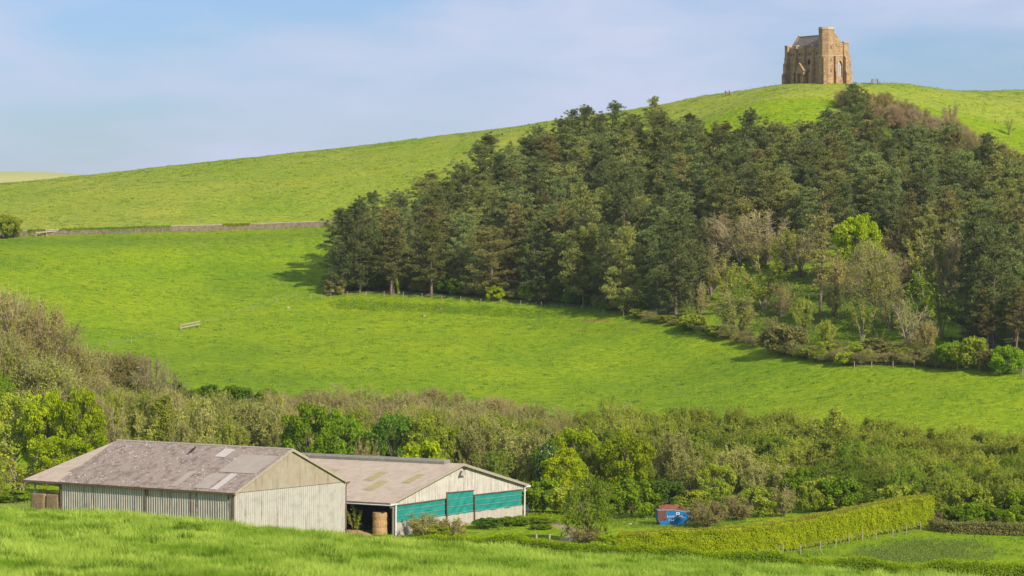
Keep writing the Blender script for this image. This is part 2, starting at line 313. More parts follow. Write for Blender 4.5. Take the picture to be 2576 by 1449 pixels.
def twig_tree(seed, H=8, Wd=7, stems=12, twigs=26, sub=7, tl=1.1, tw=.022, leaf=6, ls=.11, base=.25, stemr=.10, up=.22, leafzone=1.0, spread=1.0):
    """many-stemmed tree or shrub: fanning stems, fine twigs, a few small leaves or buds"""
    rng = np.random.default_rng(seed); m = MB()
    T0 = []; T1 = []
    for i in range(stems):
        g = rng.uniform(0, 2 * np.pi); r = rng.uniform(0, 1) ** .55 * spread
        e = np.array([math.cos(g) * r * Wd / 2 * .9, math.sin(g) * r * Wd / 2 * .9, H * (.42 + .5 * math.sqrt(max(0, 1 - r * r)) * rng.uniform(.8, 1)) if rng.random() > .25 else H * rng.uniform(.25, .5)])
        b0 = np.array([math.cos(g), math.sin(g), 0]) * rng.uniform(0, base); c = np.array([e[0] * .42, e[1] * .42, e[2] * .56]) + rng.normal(size=3) * .25
        ts = np.linspace(0, 1, 6)[:, None]; pts = (1 - ts) ** 2 * b0 + 2 * ts * (1 - ts) * c + ts ** 2 * e
        pts[0, 2] = -.4
        m.tube([tuple(p) for p in pts], [stemr * (1 - .16 * k) * (.6 + .4 * (1 - r)) + .008 for k in range(6)], 5)
        t = rng.uniform(.28, 1, twigs)[:, None]; p = (1 - t) ** 2 * b0 + 2 * t * (1 - t) * c + t ** 2 * e
        tan = norm(2 * (1 - t) * (c - b0) + 2 * t * (e - c)); out = norm(p * np.array([1, 1, 0]) + 1e-3)
        d = norm(tan * .5 + out * .55 + rng.normal(size=p.shape) * .62 + np.array([0, 0, up]))
        ln = tl * rng.uniform(.5, 1.15, twigs)[:, None] * (1.25 - .45 * t)
        T0.append(p); T1.append(p + d * ln)
    T0 = np.concatenate(T0); T1 = np.concatenate(T1)
    k = sub; a = rng.uniform(.15, 1, (len(T0), k, 1)); q0 = T0[:, None] + (T1 - T0)[:, None] * a
    dd = norm(norm(T1 - T0)[:, None] * .8 + rng.normal(size=q0.shape) * .8 + np.array([0, 0, up * .6])); q1 = q0 + dd * tl * .42 * rng.uniform(.5, 1.2, a.shape)
    q0 = q0.reshape(-1, 3); q1 = q1.reshape(-1, 3)
    TV = np.concatenate([sticks(rng, T0, T1, tw), sticks(rng, q0, q1, tw * .75)]); tv = rng.uniform(0, 1, len(TV) // 4)
    A0 = np.concatenate([q0, T0]); A1 = np.concatenate([q1, T1]); n = int(len(A0) * leaf / 3)
    LV = None; lv = None
    if leaf:
        idx = rng.integers(0, len(A0), n); s = rng.uniform(.2, 1.1, (n, 1)); pos = A0[idx] + (A1[idx] - A0[idx]) * s + rng.normal(size=(n, 3)) * .06
        nr = norm(rng.normal(size=(n, 3)) + norm(pos - np.array([0, 0, H * .4])) * .8 + np.array([0, 0, .2])); sz = ls * rng.uniform(.6, 1.3, n)
        LV = cards(rng, pos, nr, sz, sz * .5); lv = np.clip(vnoise(pos[:, 0] * .9, pos[:, 2] * .9 + pos[:, 1], seed) * .8 + rng.uniform(-.2, .4, n), 0, 1)
    return m.mesh('trunk'), LV, lv, TV, tv
def pine_tree(seed, H=15, Wd=7.5, bare=.22, top=.5, dense=1.0, lean=0):
    """trunk, up-swept branches in loose tiers, brush-like needle clumps towards their ends; rounded, uneven head"""
    rng = np.random.default_rng(seed); m = MB()
    lx = lambda z: lean * (z / H) ** 2 * H + .25 * math.sin(z * .5 + seed)
    zs = np.linspace(0, H * .95, 9); m.tube([(lx(z), 0, z - .5 if z == 0 else z) for z in zs], [.24 * (1 - z / H * .93) + .01 for z in zs], 7)
    cl = []; cs = []
    z = bare * H; lop = rng.uniform(0, 6.28)
    while z < H * .97:
        t = max(0.0, (z / H - bare) / (1 - bare))
        prof = min(1, .62 + t * 1.6) * max(0.02, 1 - t ** (2.3, 1.5, 1.9)[seed % 3]) ** (.62, .95, .8)[seed % 3] * (.72 + .5 * rng.random()) + .05
        nb = rng.integers(3, 6); g0 = rng.uniform(0, 6.3)
        for b in range(nb):
            g = g0 + b * 2 * math.pi / nb + rng.normal() * .35; Lb = Wd / 2 * prof * rng.uniform(.55, 1.15) * (1 + .22 * math.cos(g - lop))
            rise = (.10 + .75 * t ** 1.5) * Lb + rng.normal() * .2
            droop = -.12 * Lb * (1 - t)
            p0 = np.array([lx(z), 0, z]); p1 = p0 + np.array([math.cos(g) * Lb * .55, math.sin(g) * Lb * .55, rise * .35 + droop]); p2 = p0 + np.array([math.cos(g) * Lb, math.sin(g) * Lb, rise + droop * .3])
            m.tube([tuple(p0), tuple(p1), tuple(p2)], [.06 * (1 - t * .6) + .01, .035, .012], 4)
            if rng.random() < .10 and t < .5: continue       # dead branch
            k = max(2, int(Lb * 1.7 * dense)); big = rng.uniform(.42, .78)
            for s in np.linspace(.35, 1.05, k):
                q = (p0 * (1 - s) ** 2 + 2 * s * (1 - s) * p1 + s * s * p2) if s < 1 else p2
                cl.append(q + rng.normal(size=3) * np.array([.34, .34, .16])); cs.append(big * rng.uniform(.8, 1.15))
        z += H * rng.uniform(.034, .058)
    for _ in range(7): cl.append(np.array([lx(H), 0, H * .94]) + rng.normal(size=3) * np.array([.55, .55, .4])); cs.append(.5)
    for _ in range(7): a_ = rng.uniform(0, 6.28); q_ = rng.uniform(.3, 1.3); cl.append(np.array([lx(H) + math.cos(a_) * q_, math.sin(a_) * q_, H * (1.06 - .10 * q_) + rng.normal() * .25])); cs.append(.28)
    cl = np.array(cl); cs = np.array(cs); n = len(cl); k = 44
    d = norm(rng.normal(size=(n, k, 3)) * np.array([1, 1, .7]) + np.array([0, 0, .45])); rr = rng.uniform(.3, 1.05, (n, k, 1))
    pos = (cl[:, None] + d * rr * cs[:, None, None] * np.array([1.15, 1.15, .75])).reshape(-1, 3); dn = d.reshape(-1, 3)
    s = norm(np.cross(dn, rng.normal(size=dn.shape))); a = (.20 * rng.uniform(.7, 1.3, len(pos)))[:, None]; b = (.065 * rng.uniform(.7, 1.3, len(pos)))[:, None]
    ax = norm(dn + np.array([0, 0, .35]))
    V = np.stack([pos + ax * a, pos + s * b, pos - ax * a, pos - s * b], 1).reshape(-1, 3)
    var = np.clip(np.repeat(rng.uniform(.1, .7, n), k) + rng.uniform(-.25, .35, n * k), 0, 1)
    return m.mesh('trunk'), V, var

def bud_tree(seed, H=8, Wd=8, npuff=80, tw=70, lf=70, low=.12, size=.12, trunk=.16, wt=.022, flat=.85):
    """rounded crown of fine twigs and just-opening leaves, clump by clump"""
    tr, V, var = puff_tree(seed, H, Wd, trunk, npuff, 2, .05, low, flat)
    rng = np.random.default_rng(seed + 500); th = rng.uniform(0, 2 * np.pi, npuff); ct = rng.uniform(-.6, 1, npuff); st = np.sqrt(1 - ct ** 2); r = rng.uniform(.35, 1, npuff) ** .45
    bulge = .78 + .4 * vnoise(th * 1.6 + seed, ct * 2.3, seed); X = np.stack([np.cos(th) * st * r * bulge * Wd / 2, np.sin(th) * st * r * bulge * Wd / 2, (low + (1 - low) * .42) * H + ct * r * bulge * (1 - low) * H * .52], 1)
    Rp = rng.uniform(.08, .15, npuff) * Wd; od = norm(X - np.array([0, 0, H * .25]))
    d = norm(rng.normal(size=(npuff, tw, 3)) * .8 + od[:, None] * .8 + np.array([0, 0, .25])); p0 = (X[:, None] + rng.normal(size=(npuff, tw, 3)) * Rp[:, None, None] * .38); p1 = p0 + d * Rp[:, None, None] * rng.uniform(.5, 1.1, (npuff, tw, 1))
    p0 = p0.reshape(-1, 3); p1 = p1.reshape(-1, 3); TV = sticks(rng, p0, p1, wt); n = npuff * lf; i = rng.integers(0, len(p0), n); pos = p0[i] + (p1[i] - p0[i]) * rng.uniform(.3, 1.15, (n, 1)) + rng.normal(size=(n, 3)) * .07
    nr = norm(rng.normal(size=(n, 3)) * .8 + np.repeat(od, tw, 0)[i] * .9 + np.array([0, 0, .2])); sz = size * rng.uniform(.6, 1.3, n); LV = cards(rng, pos, nr, sz, sz * .55)
    return tr, LV, np.clip(np.repeat(rng.uniform(.1, .7, npuff), tw)[i] + rng.uniform(-.25, .35, n), 0, 1), TV, rng.uniform(0, 1, len(p0))
PROTO = {}
def proto(key, H, Wd, parts): PROTO[key] = (H, Wd, parts)          # parts: [(part name, mesh, material)]
def mk_puff(key, mats, **k):
    tr, V, var = puff_tree(**k)
    tr.materials.append(M['bark'])
    for mk in mats:
        me = npmesh('crown', V, 4, var); me.materials.append(M[mk]); proto(key + ':' + mk, k.get('H', 9), k.get('Wd', 7), [('trunk', tr), ('crown', me)])
def mk_twig(key, leafm, twigm, barkm='bark', **k):
    tr, LV, lv, TV, tv = twig_tree(**k); tr.materials.append(M[barkm])
    tme = npmesh('twigs', TV, 4, tv); tme.materials.append(M[twigm])
    for lm in leafm:
        parts = [('trunk', tr), ('twigs', tme)]
        if LV is not None and lm:
            me = npmesh('crown', LV, 4, lv); me.materials.append(M[lm]); parts.append(('crown', me))
        proto(key + ':' + str(lm), k.get('H', 8), k.get('Wd', 7), parts)
def plant(key, name, x, y, H, Wd, label, cat='tree', group=None, rz=None, sink=0, seedr=random.Random(5)):
    h0, w0, parts = PROTO[key]; rz = seedr.uniform(0, 6.28) if rz is None else rz
    o = empty(name, (x, y, gz(float(x), float(y)) - sink), rz, label=label, cat=cat, group=group); o.scale = (Wd / w0, Wd / w0, H / h0)
    for n, me in parts: link(n, me, None, o)
    return o
for i in range(3): mk_puff('maple%d' % i, ['maple', 'green', 'olive', 'deep'], seed=11 + i, H=9, Wd=7.5, npuff=95, leaves=125, size=.17, low=.12)
for i in range(3): mk_puff('shrub%d' % i, ['green', 'olive', 'bramble', 'deep', 'maple', 'hedge'], seed=31 + i, H=3, Wd=4, npuff=55, leaves=120, size=.12, low=.02, trunk=.07)
for i in range(3): mk_twig('willow%d' % i, ['willow', 'olive', 'green'], 'twig', seed=51 + i, H=8, Wd=7.5, stems=16, twigs=34, sub=7, leaf=8, ls=.125, tl=1.15)
for i in range(3): mk_twig('bare%d' % i, ['brownleaf', None, 'olive'], 'twig', 'pale_bark' if i == 1 else 'bark', seed=71 + i, H=8, Wd=6.5, stems=13, twigs=34, sub=9, leaf=2.2, ls=.10, tl=1.15, tw=.026)
for i in range(2): mk_twig('scrub%d' % i, ['brownleaf', 'bramble', 'willow'], 'twig_pink', seed=91 + i, H=4, Wd=5, stems=18, twigs=26, sub=8, leaf=3, ls=.09, tl=.8, stemr=.05, tw=.024)
for i in range(3): mk_twig('alder%d' % i, ['olive', 'green', 'willow'], 'twig', seed=111 + i, H=9, Wd=5, stems=11, twigs=44, sub=7, leaf=9, ls=.135, tl=1.2, up=.8, spread=.85)
for i in range(2): mk_twig('sparse%d' % i, ['olive', 'maple', 'green'], 'twig', 'pale_bark', seed=131 + i, H=9, Wd=5.5, stems=8, twigs=22, sub=6, leaf=4.5, ls=.17, tl=1.2, up=.5, base=.12, stemr=.11)
for i in range(4):
    tr, LV, lv, TV, tv = bud_tree(161 + i, H=8, Wd=8, npuff=(85, 70, 95, 80)[i], tw=60, lf=(75, 60, 85, 70)[i]); tr.materials.append(M['bark'])
    for tm in ('twig', 'twig_pink'):
        tme = npmesh('twigs', TV, 4, tv); tme.materials.append(M[tm])
        for lm in ('brownleaf', 'olive', 'willow', 'green', 'bramble', None):
            parts = [('trunk', tr), ('twigs', tme)]
            if lm: me = npmesh('crown', LV, 4, lv); me.materials.append(M[lm]); parts.append(('crown', me))
            proto('bud%d%s:%s' % (i, 'p' if tm == 'twig_pink' else '', lm), 8, 8, parts)
for i in range(4):
    tr, LV, lv, TV, tv = bud_tree(181 + i, H=8, Wd=8, npuff=(90, 75, 100, 85)[i], tw=15, lf=(210, 195, 220, 205)[i], size=.115, low=.08); tr.materials.append(M['bark'])
    tme = npmesh('twigs', TV, 4, tv); tme.materials.append(M['twig'])
    for lm in ('olive', 'green', 'willow', 'brownleaf'):
        me = npmesh('crown', LV, 4, lv); me.materials.append(M[lm]); proto('leafy%d:%s' % (i, lm), 8, 8, [('trunk', tr), ('twigs', tme), ('crown', me)])
mk_twig('winter0', [None], 'twig', 'pale_bark', seed=141, H=9, Wd=6, stems=10, twigs=26, sub=8, leaf=0, tl=1.3, base=.1, stemr=.13, tw=.03)
mk_twig('red0', [None, 'brownleaf'], 'twig_pink', 'bark', seed=143, H=7, Wd=6, stems=14, twigs=30, sub=9, leaf=1.2, tl=1.1, base=.15, stemr=.07, tw=.03)
NP = 8
for i in range(NP):
    tr, V, var = pine_tree(201 + i, H=15, Wd=(7.5, 8.5, 6.8, 8, 7.2, 9, 6.5, 7.8)[i], bare=(.12, .2, .3, .1, .36, .16, .25, .06)[i], dense=(1, .9, .85, 1.05, .8, 1, .9, 1.1)[i], lean=(0, .04, -.05, .02, .06, -.03, 0, .02)[i])
    tr.materials.append(M['pine_bark'])
    for mk in ('pine', 'pine_olive', 'pine_brown'):
        me = npmesh('crown', V, 4, var); me.materials.append(M[mk]); proto('pine%d:%s' % (i, mk), 15, (7.5, 8.5, 6.8, 8, 7.2, 9, 6.5, 7.8)[i], [('trunk', tr), ('crown', me)])

# ---------------------------------------------------------------- ground sheet
def build_ground():
    ny, nx = GX.shape; V = np.stack([GX, GY, GZ], -1).reshape(-1, 3).astype(np.float32)
    i = np.arange(nx - 1)[None] + np.arange(ny - 1)[:, None] * nx
    Fq = np.stack([i, i + 1, i + 1 + nx, i + nx], -1).reshape(-1, 4).astype(np.int32)
    me = bpy.data.meshes.new('ground'); me.vertices.add(len(V)); me.vertices.foreach_set('co', V.ravel())
    me.loops.add(Fq.size); me.loops.foreach_set('vertex_index', Fq.ravel()); me.polygons.add(len(Fq)); me.polygons.foreach_set('loop_start', np.arange(0, Fq.size, 4, dtype=np.int32))
    me.polygons.foreach_set('use_smooth', np.ones(len(Fq), bool)); me.update()
    x, y = V[:, 0].astype(float), V[:, 1].astype(float)
    col = np.tile(np.array([.248, .365, .010]), (len(V), 1))
    def blend(mask, c): nonlocal col; mask = np.clip(mask, 0, 1)[:, None]; col = col * (1 - mask) + np.array(c) * mask
    u = x / np.maximum(y, 1) * F + 1288
    wally = np.interp(u, [-500, 0, 400, 830, 1288, 1900, 2576, 3100], [765, 768, 775, 788, 800, 820, 830, 830])
    n = fbm(x / 30, y / 40, 21)
    blend((y - wally) / 4, (.29, .38, .03))                                   # drier upper pasture
    blend(((y - wally) / 4 > 0) * (fbm(x / 25, y / 60, 5) - .35) * 2.0, (.37, .405, .06))
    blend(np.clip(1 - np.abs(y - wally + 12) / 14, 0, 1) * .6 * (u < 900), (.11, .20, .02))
    blend(np.clip((n - .46) * 4, 0, 1) * (y < 770) * (y > 540) * .55, (.14, .26, .012))
    blend((y < 345) * 1.0, (.20, .32, .03))
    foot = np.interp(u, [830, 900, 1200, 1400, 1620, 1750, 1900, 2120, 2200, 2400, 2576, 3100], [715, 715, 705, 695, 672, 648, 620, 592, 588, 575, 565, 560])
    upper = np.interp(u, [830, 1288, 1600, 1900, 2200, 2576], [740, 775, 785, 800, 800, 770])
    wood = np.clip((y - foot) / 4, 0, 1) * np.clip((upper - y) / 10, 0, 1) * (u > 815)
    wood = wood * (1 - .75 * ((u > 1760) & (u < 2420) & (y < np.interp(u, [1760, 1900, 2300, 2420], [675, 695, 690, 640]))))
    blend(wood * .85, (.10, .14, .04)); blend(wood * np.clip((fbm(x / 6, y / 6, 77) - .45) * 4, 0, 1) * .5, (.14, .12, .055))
    col += (fbm(x / 2.2, y / 2.2, 9)[:, None] - .5) * .05 * col
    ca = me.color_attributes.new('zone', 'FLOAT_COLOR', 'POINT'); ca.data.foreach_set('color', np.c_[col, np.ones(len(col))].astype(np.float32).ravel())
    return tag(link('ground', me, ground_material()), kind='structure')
build_ground()
def far_hill(name, pts, Y, depth, col, label):
    """a rounded ridge of its own, far off"""
    us = np.linspace(pts[0][0], pts[-1][0], 90); vs = np.interp(us, [p[0] for p in pts], [p[1] for p in pts]); rows = 14
    vs = np.convolve(np.pad(vs, 6, mode='edge'), np.ones(13) / 13, 'valid')
    V = []; Fc = []
    for r in range(rows + 1):
        a = r / rows
        for u, v in zip(us, vs):
            top = P(u, v, Y); y = Y - depth + 2 * depth * a
            z = -70 + (top.z + 70) * math.sin(math.pi * a) ** .9
            V.append((top.x, y, z))
    n = len(us)
    for r in range(rows):
        for k in range(n - 1): i = r * n + k; Fc.append((i, i + 1, i + n + 1, i + n))
    me = bpy.data.meshes.new(name); me.from_pydata(V, [], Fc); me.polygons.foreach_set('use_smooth', [True] * len(Fc))
    return tag(link(name, me, simple(name + '_grass', col, .01, .95, .2, .05)), kind='structure')
far_hill('distant_hill', [(-900, 470), (-300, 440), (0, 432), (110, 431), (200, 437), (300, 452), (420, 490), (520, 560)], 2600, 500, [(.35, (.42, .44, .12)), (.65, (.52, .50, .17))], '')
far_hill('nearer_hill', [(-900, 480), (-300, 470), (0, 460), (110, 456), (230, 452), (330, 470), (450, 540)], 1900, 300, [(.35, (.17, .24, .10)), (.65, (.22, .28, .12))], '')

# ---------------------------------------------------------------- grass as leaves of its own
def grass_blades():
    rng = np.random.default_rng(4); n = 950000
    y = 84 + (182 - 84) * rng.random(n) ** 1.25; x = (rng.random(n) * 2 - 1) * (y * .164 + 5)
    clump = fbm(x / .8, y / 1.1, 50, 3); big = fbm(x / 5, y / 9, 61, 2)
    h = (.10 + .30 * np.clip((clump - .36) * 2.6, 0, 1) ** 1.3) * rng.uniform(.6, 1.25, n) * (.75 + .5 * big)
    h *= np.clip((183 - y) / 10, .5, 1)
    wd = rng.uniform(.009, .022, n) * (y / 95) ** .7; a = rng.uniform(0, 2 * np.pi, n); z = gz(x, y) - .03
    lx = -.12 * h + rng.normal(size=n) * .42 * h; ly = rng.normal(size=n) * .40 * h
    p = np.stack([x, y, z], 1); s = np.stack([np.cos(a) * wd, np.sin(a) * wd, a * 0], 1)
    V = np.stack([p - s, p + s, p + np.stack([lx, ly, h], 1)], 1).reshape(-1, 3)
    var = np.clip(.5 + (fbm(x / 1.7, y / 3.2, 71, 2) - .5) * 1.5 + rng.uniform(-.22, .28, n) + (big - .5) * .9, 0, 1)
    o = link('grass', npmesh('grass', V, 3, var), M['grassblade']); tag(o, 'long bright green grass of the nearest meadow', 'grass', kind='stuff')
grass_blades()
def meadow_clumps():
    rng = np.random.default_rng(44); n = 420; k = 90; y = 84 + 95 * rng.random(n) ** 1.2; x = (rng.random(n) * 2 - 1) * (y * .166 + 1); r = rng.uniform(.15, .55, n); hh = rng.uniform(.22, .45, n)
    X = np.repeat(x, k) + rng.normal(size=n * k) * np.repeat(r, k) * .6; Y = np.repeat(y, k) + rng.normal(size=n * k) * np.repeat(r, k) * .6; h = np.repeat(hh, k) * rng.uniform(.5, 1.15, n * k); a = rng.uniform(0, 6.28, n * k); wd = rng.uniform(.012, .028, n * k)
    p = np.stack([X, Y, gz(X, Y) - .03], 1); s = np.stack([np.cos(a) * wd, np.sin(a) * wd, a * 0], 1); dx = (X - np.repeat(x, k)) * .6; dy = (Y - np.repeat(y, k)) * .6
    V = np.stack([p - s, p + s, p + np.stack([dx + rng.normal(size=n * k) * .06, dy + rng.normal(size=n * k) * .06, h], 1)], 1).reshape(-1, 3)
    tag(link('meadow_clumps', npmesh('meadow_clumps', V, 3, np.repeat(rng.random(n) ** 1.5, k)), M['clump']), 'darker coarse clumps standing in the nearest meadow', 'grass', kind='stuff')
M['clump'] = leafmat('coarse_clumps', (.09, .20, .015), (.26, .40, .04), .35)
meadow_clumps()
def tufts():
    rng = np.random.default_rng(6)
    n = 150000; y = rng.uniform(350, 1010, n); u = rng.uniform(-60, 2640, n); x = (u - 1288) / F * y
    m = fbm(x / 2.4, y / 3.0, 90, 3) + .25 * (fbm(x / 22, y / 22, 91, 2) - .5)
    keep = (m > .47 - .05 * ((y > 640) & (y < 775) & (u < 950))) & (rng.random(n) < .9); x, y, m = x[keep], y[keep], m[keep]; n = len(x)
    k = 4; x = np.repeat(x, k) + rng.normal(size=n * k) * .22; y = np.repeat(y, k) + rng.normal(size=n * k) * .18; m = np.repeat(m, k)
    h = (.10 + .9 * (m - .45)) * rng.uniform(.6, 1.3, n * k); wd = rng.uniform(.05, .11, n * k); a = rng.uniform(0, 6.28, n * k)
    p = np.stack([x, y, gz(x, y) - .03], 1); s = np.stack([np.cos(a) * wd, np.sin(a) * wd, a * 0], 1)
    V = np.stack([p - s, p + s, p + np.stack([rng.normal(size=n * k) * .1, rng.normal(size=n * k) * .1, h], 1)], 1).reshape(-1, 3)
    o = link('pasture_tussocks', npmesh('pasture_tussocks', V, 3, rng.random(n * k)), M['tuft']); tag(o, 'tussocks of coarse grass across the hillside pasture', 'grass', kind='stuff')
tufts()

# ---------------------------------------------------------------- building materials
def sheet_material(name, base, streak, streakc, spots=None, rough=.75, scale=(1, 1, .08), rib=None):
    m, t, o = newmat(name); tc = t.nodes.new('ShaderNodeTexCoord').outputs['Object']
    col = ramp(t, noise(t, tc, .8, 5, .6), base)
    st = ramp(t, noise(t, tc, 1.6, 3, .6, scale), [(streak, (0, 0, 0)), (streak + .10, (1, 1, 1))])
    fade = ramp(t, noise(t, tc, .9, 3, .6), [(.35, (.15, .15, .15)), (.6, (.9, .9, .9))])
    mm = t.nodes.new('ShaderNodeMath'); mm.operation = 'MULTIPLY'; t.links.new(st, mm.inputs[0]); t.links.new(fade, mm.inputs[1])
    col = mixc(t, mm.outputs[0], col, streakc)
    if spots:
        for sc, thr, c in spots: col = mixc(t, ramp(t, noise(t, tc, sc, 2, .5), [(thr, (0, 0, 0)), (thr + .03, (1, 1, 1))]), col, c)
    if rib:                                              # trough dirt, painted dark to stand in for the weak rib shading
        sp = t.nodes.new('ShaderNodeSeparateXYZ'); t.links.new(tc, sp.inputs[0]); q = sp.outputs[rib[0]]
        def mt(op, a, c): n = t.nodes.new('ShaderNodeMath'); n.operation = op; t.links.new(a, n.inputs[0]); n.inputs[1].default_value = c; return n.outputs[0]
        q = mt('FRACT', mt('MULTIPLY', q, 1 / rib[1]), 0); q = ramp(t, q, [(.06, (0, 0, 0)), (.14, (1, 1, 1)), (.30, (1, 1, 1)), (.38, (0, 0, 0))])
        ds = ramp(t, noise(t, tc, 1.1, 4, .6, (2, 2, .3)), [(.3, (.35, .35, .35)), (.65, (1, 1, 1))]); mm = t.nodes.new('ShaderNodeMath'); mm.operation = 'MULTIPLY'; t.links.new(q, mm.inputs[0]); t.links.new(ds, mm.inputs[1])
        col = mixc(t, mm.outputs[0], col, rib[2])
    b = t.nodes.new('ShaderNodeBsdfPrincipled'); b.inputs['Roughness'].default_value = rough; b.inputs['Specular IOR Level'].default_value = .2
    t.links.new(col, b.inputs['Base Color']); t.links.new(b.outputs[0], o.inputs[0]); return m
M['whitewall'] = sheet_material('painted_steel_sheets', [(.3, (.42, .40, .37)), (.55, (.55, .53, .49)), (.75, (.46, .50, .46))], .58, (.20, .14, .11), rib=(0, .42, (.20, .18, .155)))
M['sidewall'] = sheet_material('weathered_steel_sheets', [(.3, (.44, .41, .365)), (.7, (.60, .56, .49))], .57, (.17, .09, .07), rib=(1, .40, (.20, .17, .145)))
M['gabletan'] = sheet_material('lichened_cement_sheets', [(.3, (.33, .28, .21)), (.7, (.42, .37, .285))], .54, (.26, .21, .14))
M['roofold'] = sheet_material('mossy_cement_roof', [(.35, (.155, .125, .11)), (.5, (.24, .20, .175)), (.7, (.34, .29, .245))], .56, (.12, .09, .08), [(2.6, .67, (.62, .57, .48)), (6, .70, (.60, .56, .48))], scale=(.5, .5, .5))
M['roofnew'] = sheet_material('pinkish_cement_roof', [(.3, (.325, .27, .22)), (.7, (.42, .355, .29))], .60, (.24, .20, .16), [(5, .70, (.55, .50, .42))])
M['patch'] = sheet_material('grey_repair_sheets', [(.3, (.28, .245, .215)), (.7, (.34, .305, .27))], .66, (.30, .27, .25))
M['patchlight'] = simple('pale_rooflight', [(.3, (.40, .365, .34)), (.7, (.46, .43, .41))], 1.5, .5)
M['skylight'] = simple('algae_rooflight', [(.3, (.27, .235, .10)), (.7, (.35, .31, .16))], 2, .5)
M['trim'] = simple('barge_board', [(.3, (.34, .29, .22)), (.7, (.44, .39, .31))], 3, .8)
M['gutter'] = simple('rusty_gutter', [(.3, (.12, .07, .05)), (.7, (.24, .15, .10))], 3, .7)
M['whitepipe'] = simple('white_plastic', [(.3, (.68, .68, .68)), (.7, (.78, .78, .78))], 2, .45)
M['boards'] = sheet_material('whitewashed_boards', [(.3, (.54, .50, .44)), (.7, (.68, .65, .59))], .53, (.18, .15, .13), scale=(4.5, 4.5, .10))
M['dark'] = simple('dark_interior', [(.3, (.035, .03, .025)), (.7, (.07, .06, .05))], 1, .95)
M['concrete'] = simple('concrete_panels', [(.3, (.42, .38, .33)), (.7, (.54, .49, .43))], 1.3, .9, .2, stretch=(2, 2, .4))
def netting():
    m, t, o = newmat('green_windbreak_netting'); tc = t.nodes.new('ShaderNodeTexCoord').outputs['Object']
    col = ramp(t, noise(t, tc, 1.2, 4), [(.3, (.004, .20, .165)), (.7, (.01, .30, .25))])
    b = t.nodes.new('ShaderNodeBsdfPrincipled'); b.inputs['Roughness'].default_value = .7; t.links.new(col, b.inputs['Base Color']); t.links.new(b.outputs[0], o.inputs[0]); return m
M['net'] = netting()
M['steel'] = simple('grey_green_steel', [(.3, (.26, .30, .27)), (.7, (.36, .40, .36))], 2, .6)
M['hay'] = simple('old_hay', [(.3, (.20, .12, .07)), (.5, (.32, .21, .12)), (.75, (.52, .39, .24))], 6, .95, .8)
M['straw'] = simple('fresh_straw', [(.3, (.32, .19, .08)), (.5, (.44, .28, .13)), (.7, (.60, .41, .21))], 7, .95, .8)
M['black'] = simple('black_feathers', [(.3, (.012, .012, .014)), (.7, (.03, .03, .035))], 5, .6)
M['ridge'] = simple('weathered_ridge_vent', [(.3, (.22, .21, .17)), (.7, (.34, .32, .26))], 2, .85)

def corr(m, O, A, LA, B, prof, Nn, pitch, depth, lo, hi, plain=None):
    """ribbed sheet: ribs run along B, repeat along A (length LA); lo/hi give the extent along B at each place"""
    O, A, B, Nn = Vector(O), Vector(A).normalized(), Vector(B).normalized(), Vector(Nn).normalized()
    pos = [0.0]; off = [0.0]; x = 0
    while x < LA - 1e-6:
        for fx, fo in prof:
            q = min(x + fx * pitch, LA)
            if q > pos[-1] + 1e-6: pos.append(q); off.append(fo * depth)
        x += pitch
    if pos[-1] < LA - 1e-6: pos.append(LA); off.append(0)
    i = len(m.v)
    for q, d in zip(pos, off):
        b = O + A * q + Nn * d
        m.v.append(tuple(b + B * lo(q))); m.v.append(tuple(b + B * hi(q)))
    for k in range(len(pos) - 1): m.f.append((i + 2 * k, i + 2 * k + 2, i + 2 * k + 3, i + 2 * k + 1))
    return m
BOX = [(.35, 0), (.5, 1), (.85, 1), (1.0, 0)]
SINE = [(.25, .5), (.5, 1), (.75, .5), (1, 0)]
def const(c): return lambda q: c
def roof_slope(m, W0, z0, W1, z1, L0, L1, pitch=.15, depth=.045, th=.10):
    """one slope in local (w, l, z): eave at w=W0, ridge at w=W1"""
    O = Vector((W0, L0, z0)); B = Vector((W1 - W0, 0, z1 - z0)); n = Vector((0, 1, 0)).cross(B).normalized()
    if n.z < 0: n = -n
    ln = B.length; corr(m, O + n * .03, (0, 1, 0), L1 - L0, B, SINE, n, pitch, depth, const(0), const(ln))
    e, r = O, O + B; d = Vector((0, L1 - L0, 0)); u = n * th
    m.quad(e - u, e + d - u, r + d - u, r - u); m.quad(e - u, e, e + d, e + d - u); m.quad(e, e - u, r - u, r); m.quad(e + d, r + d, r + d - u, e + d - u)
    return n

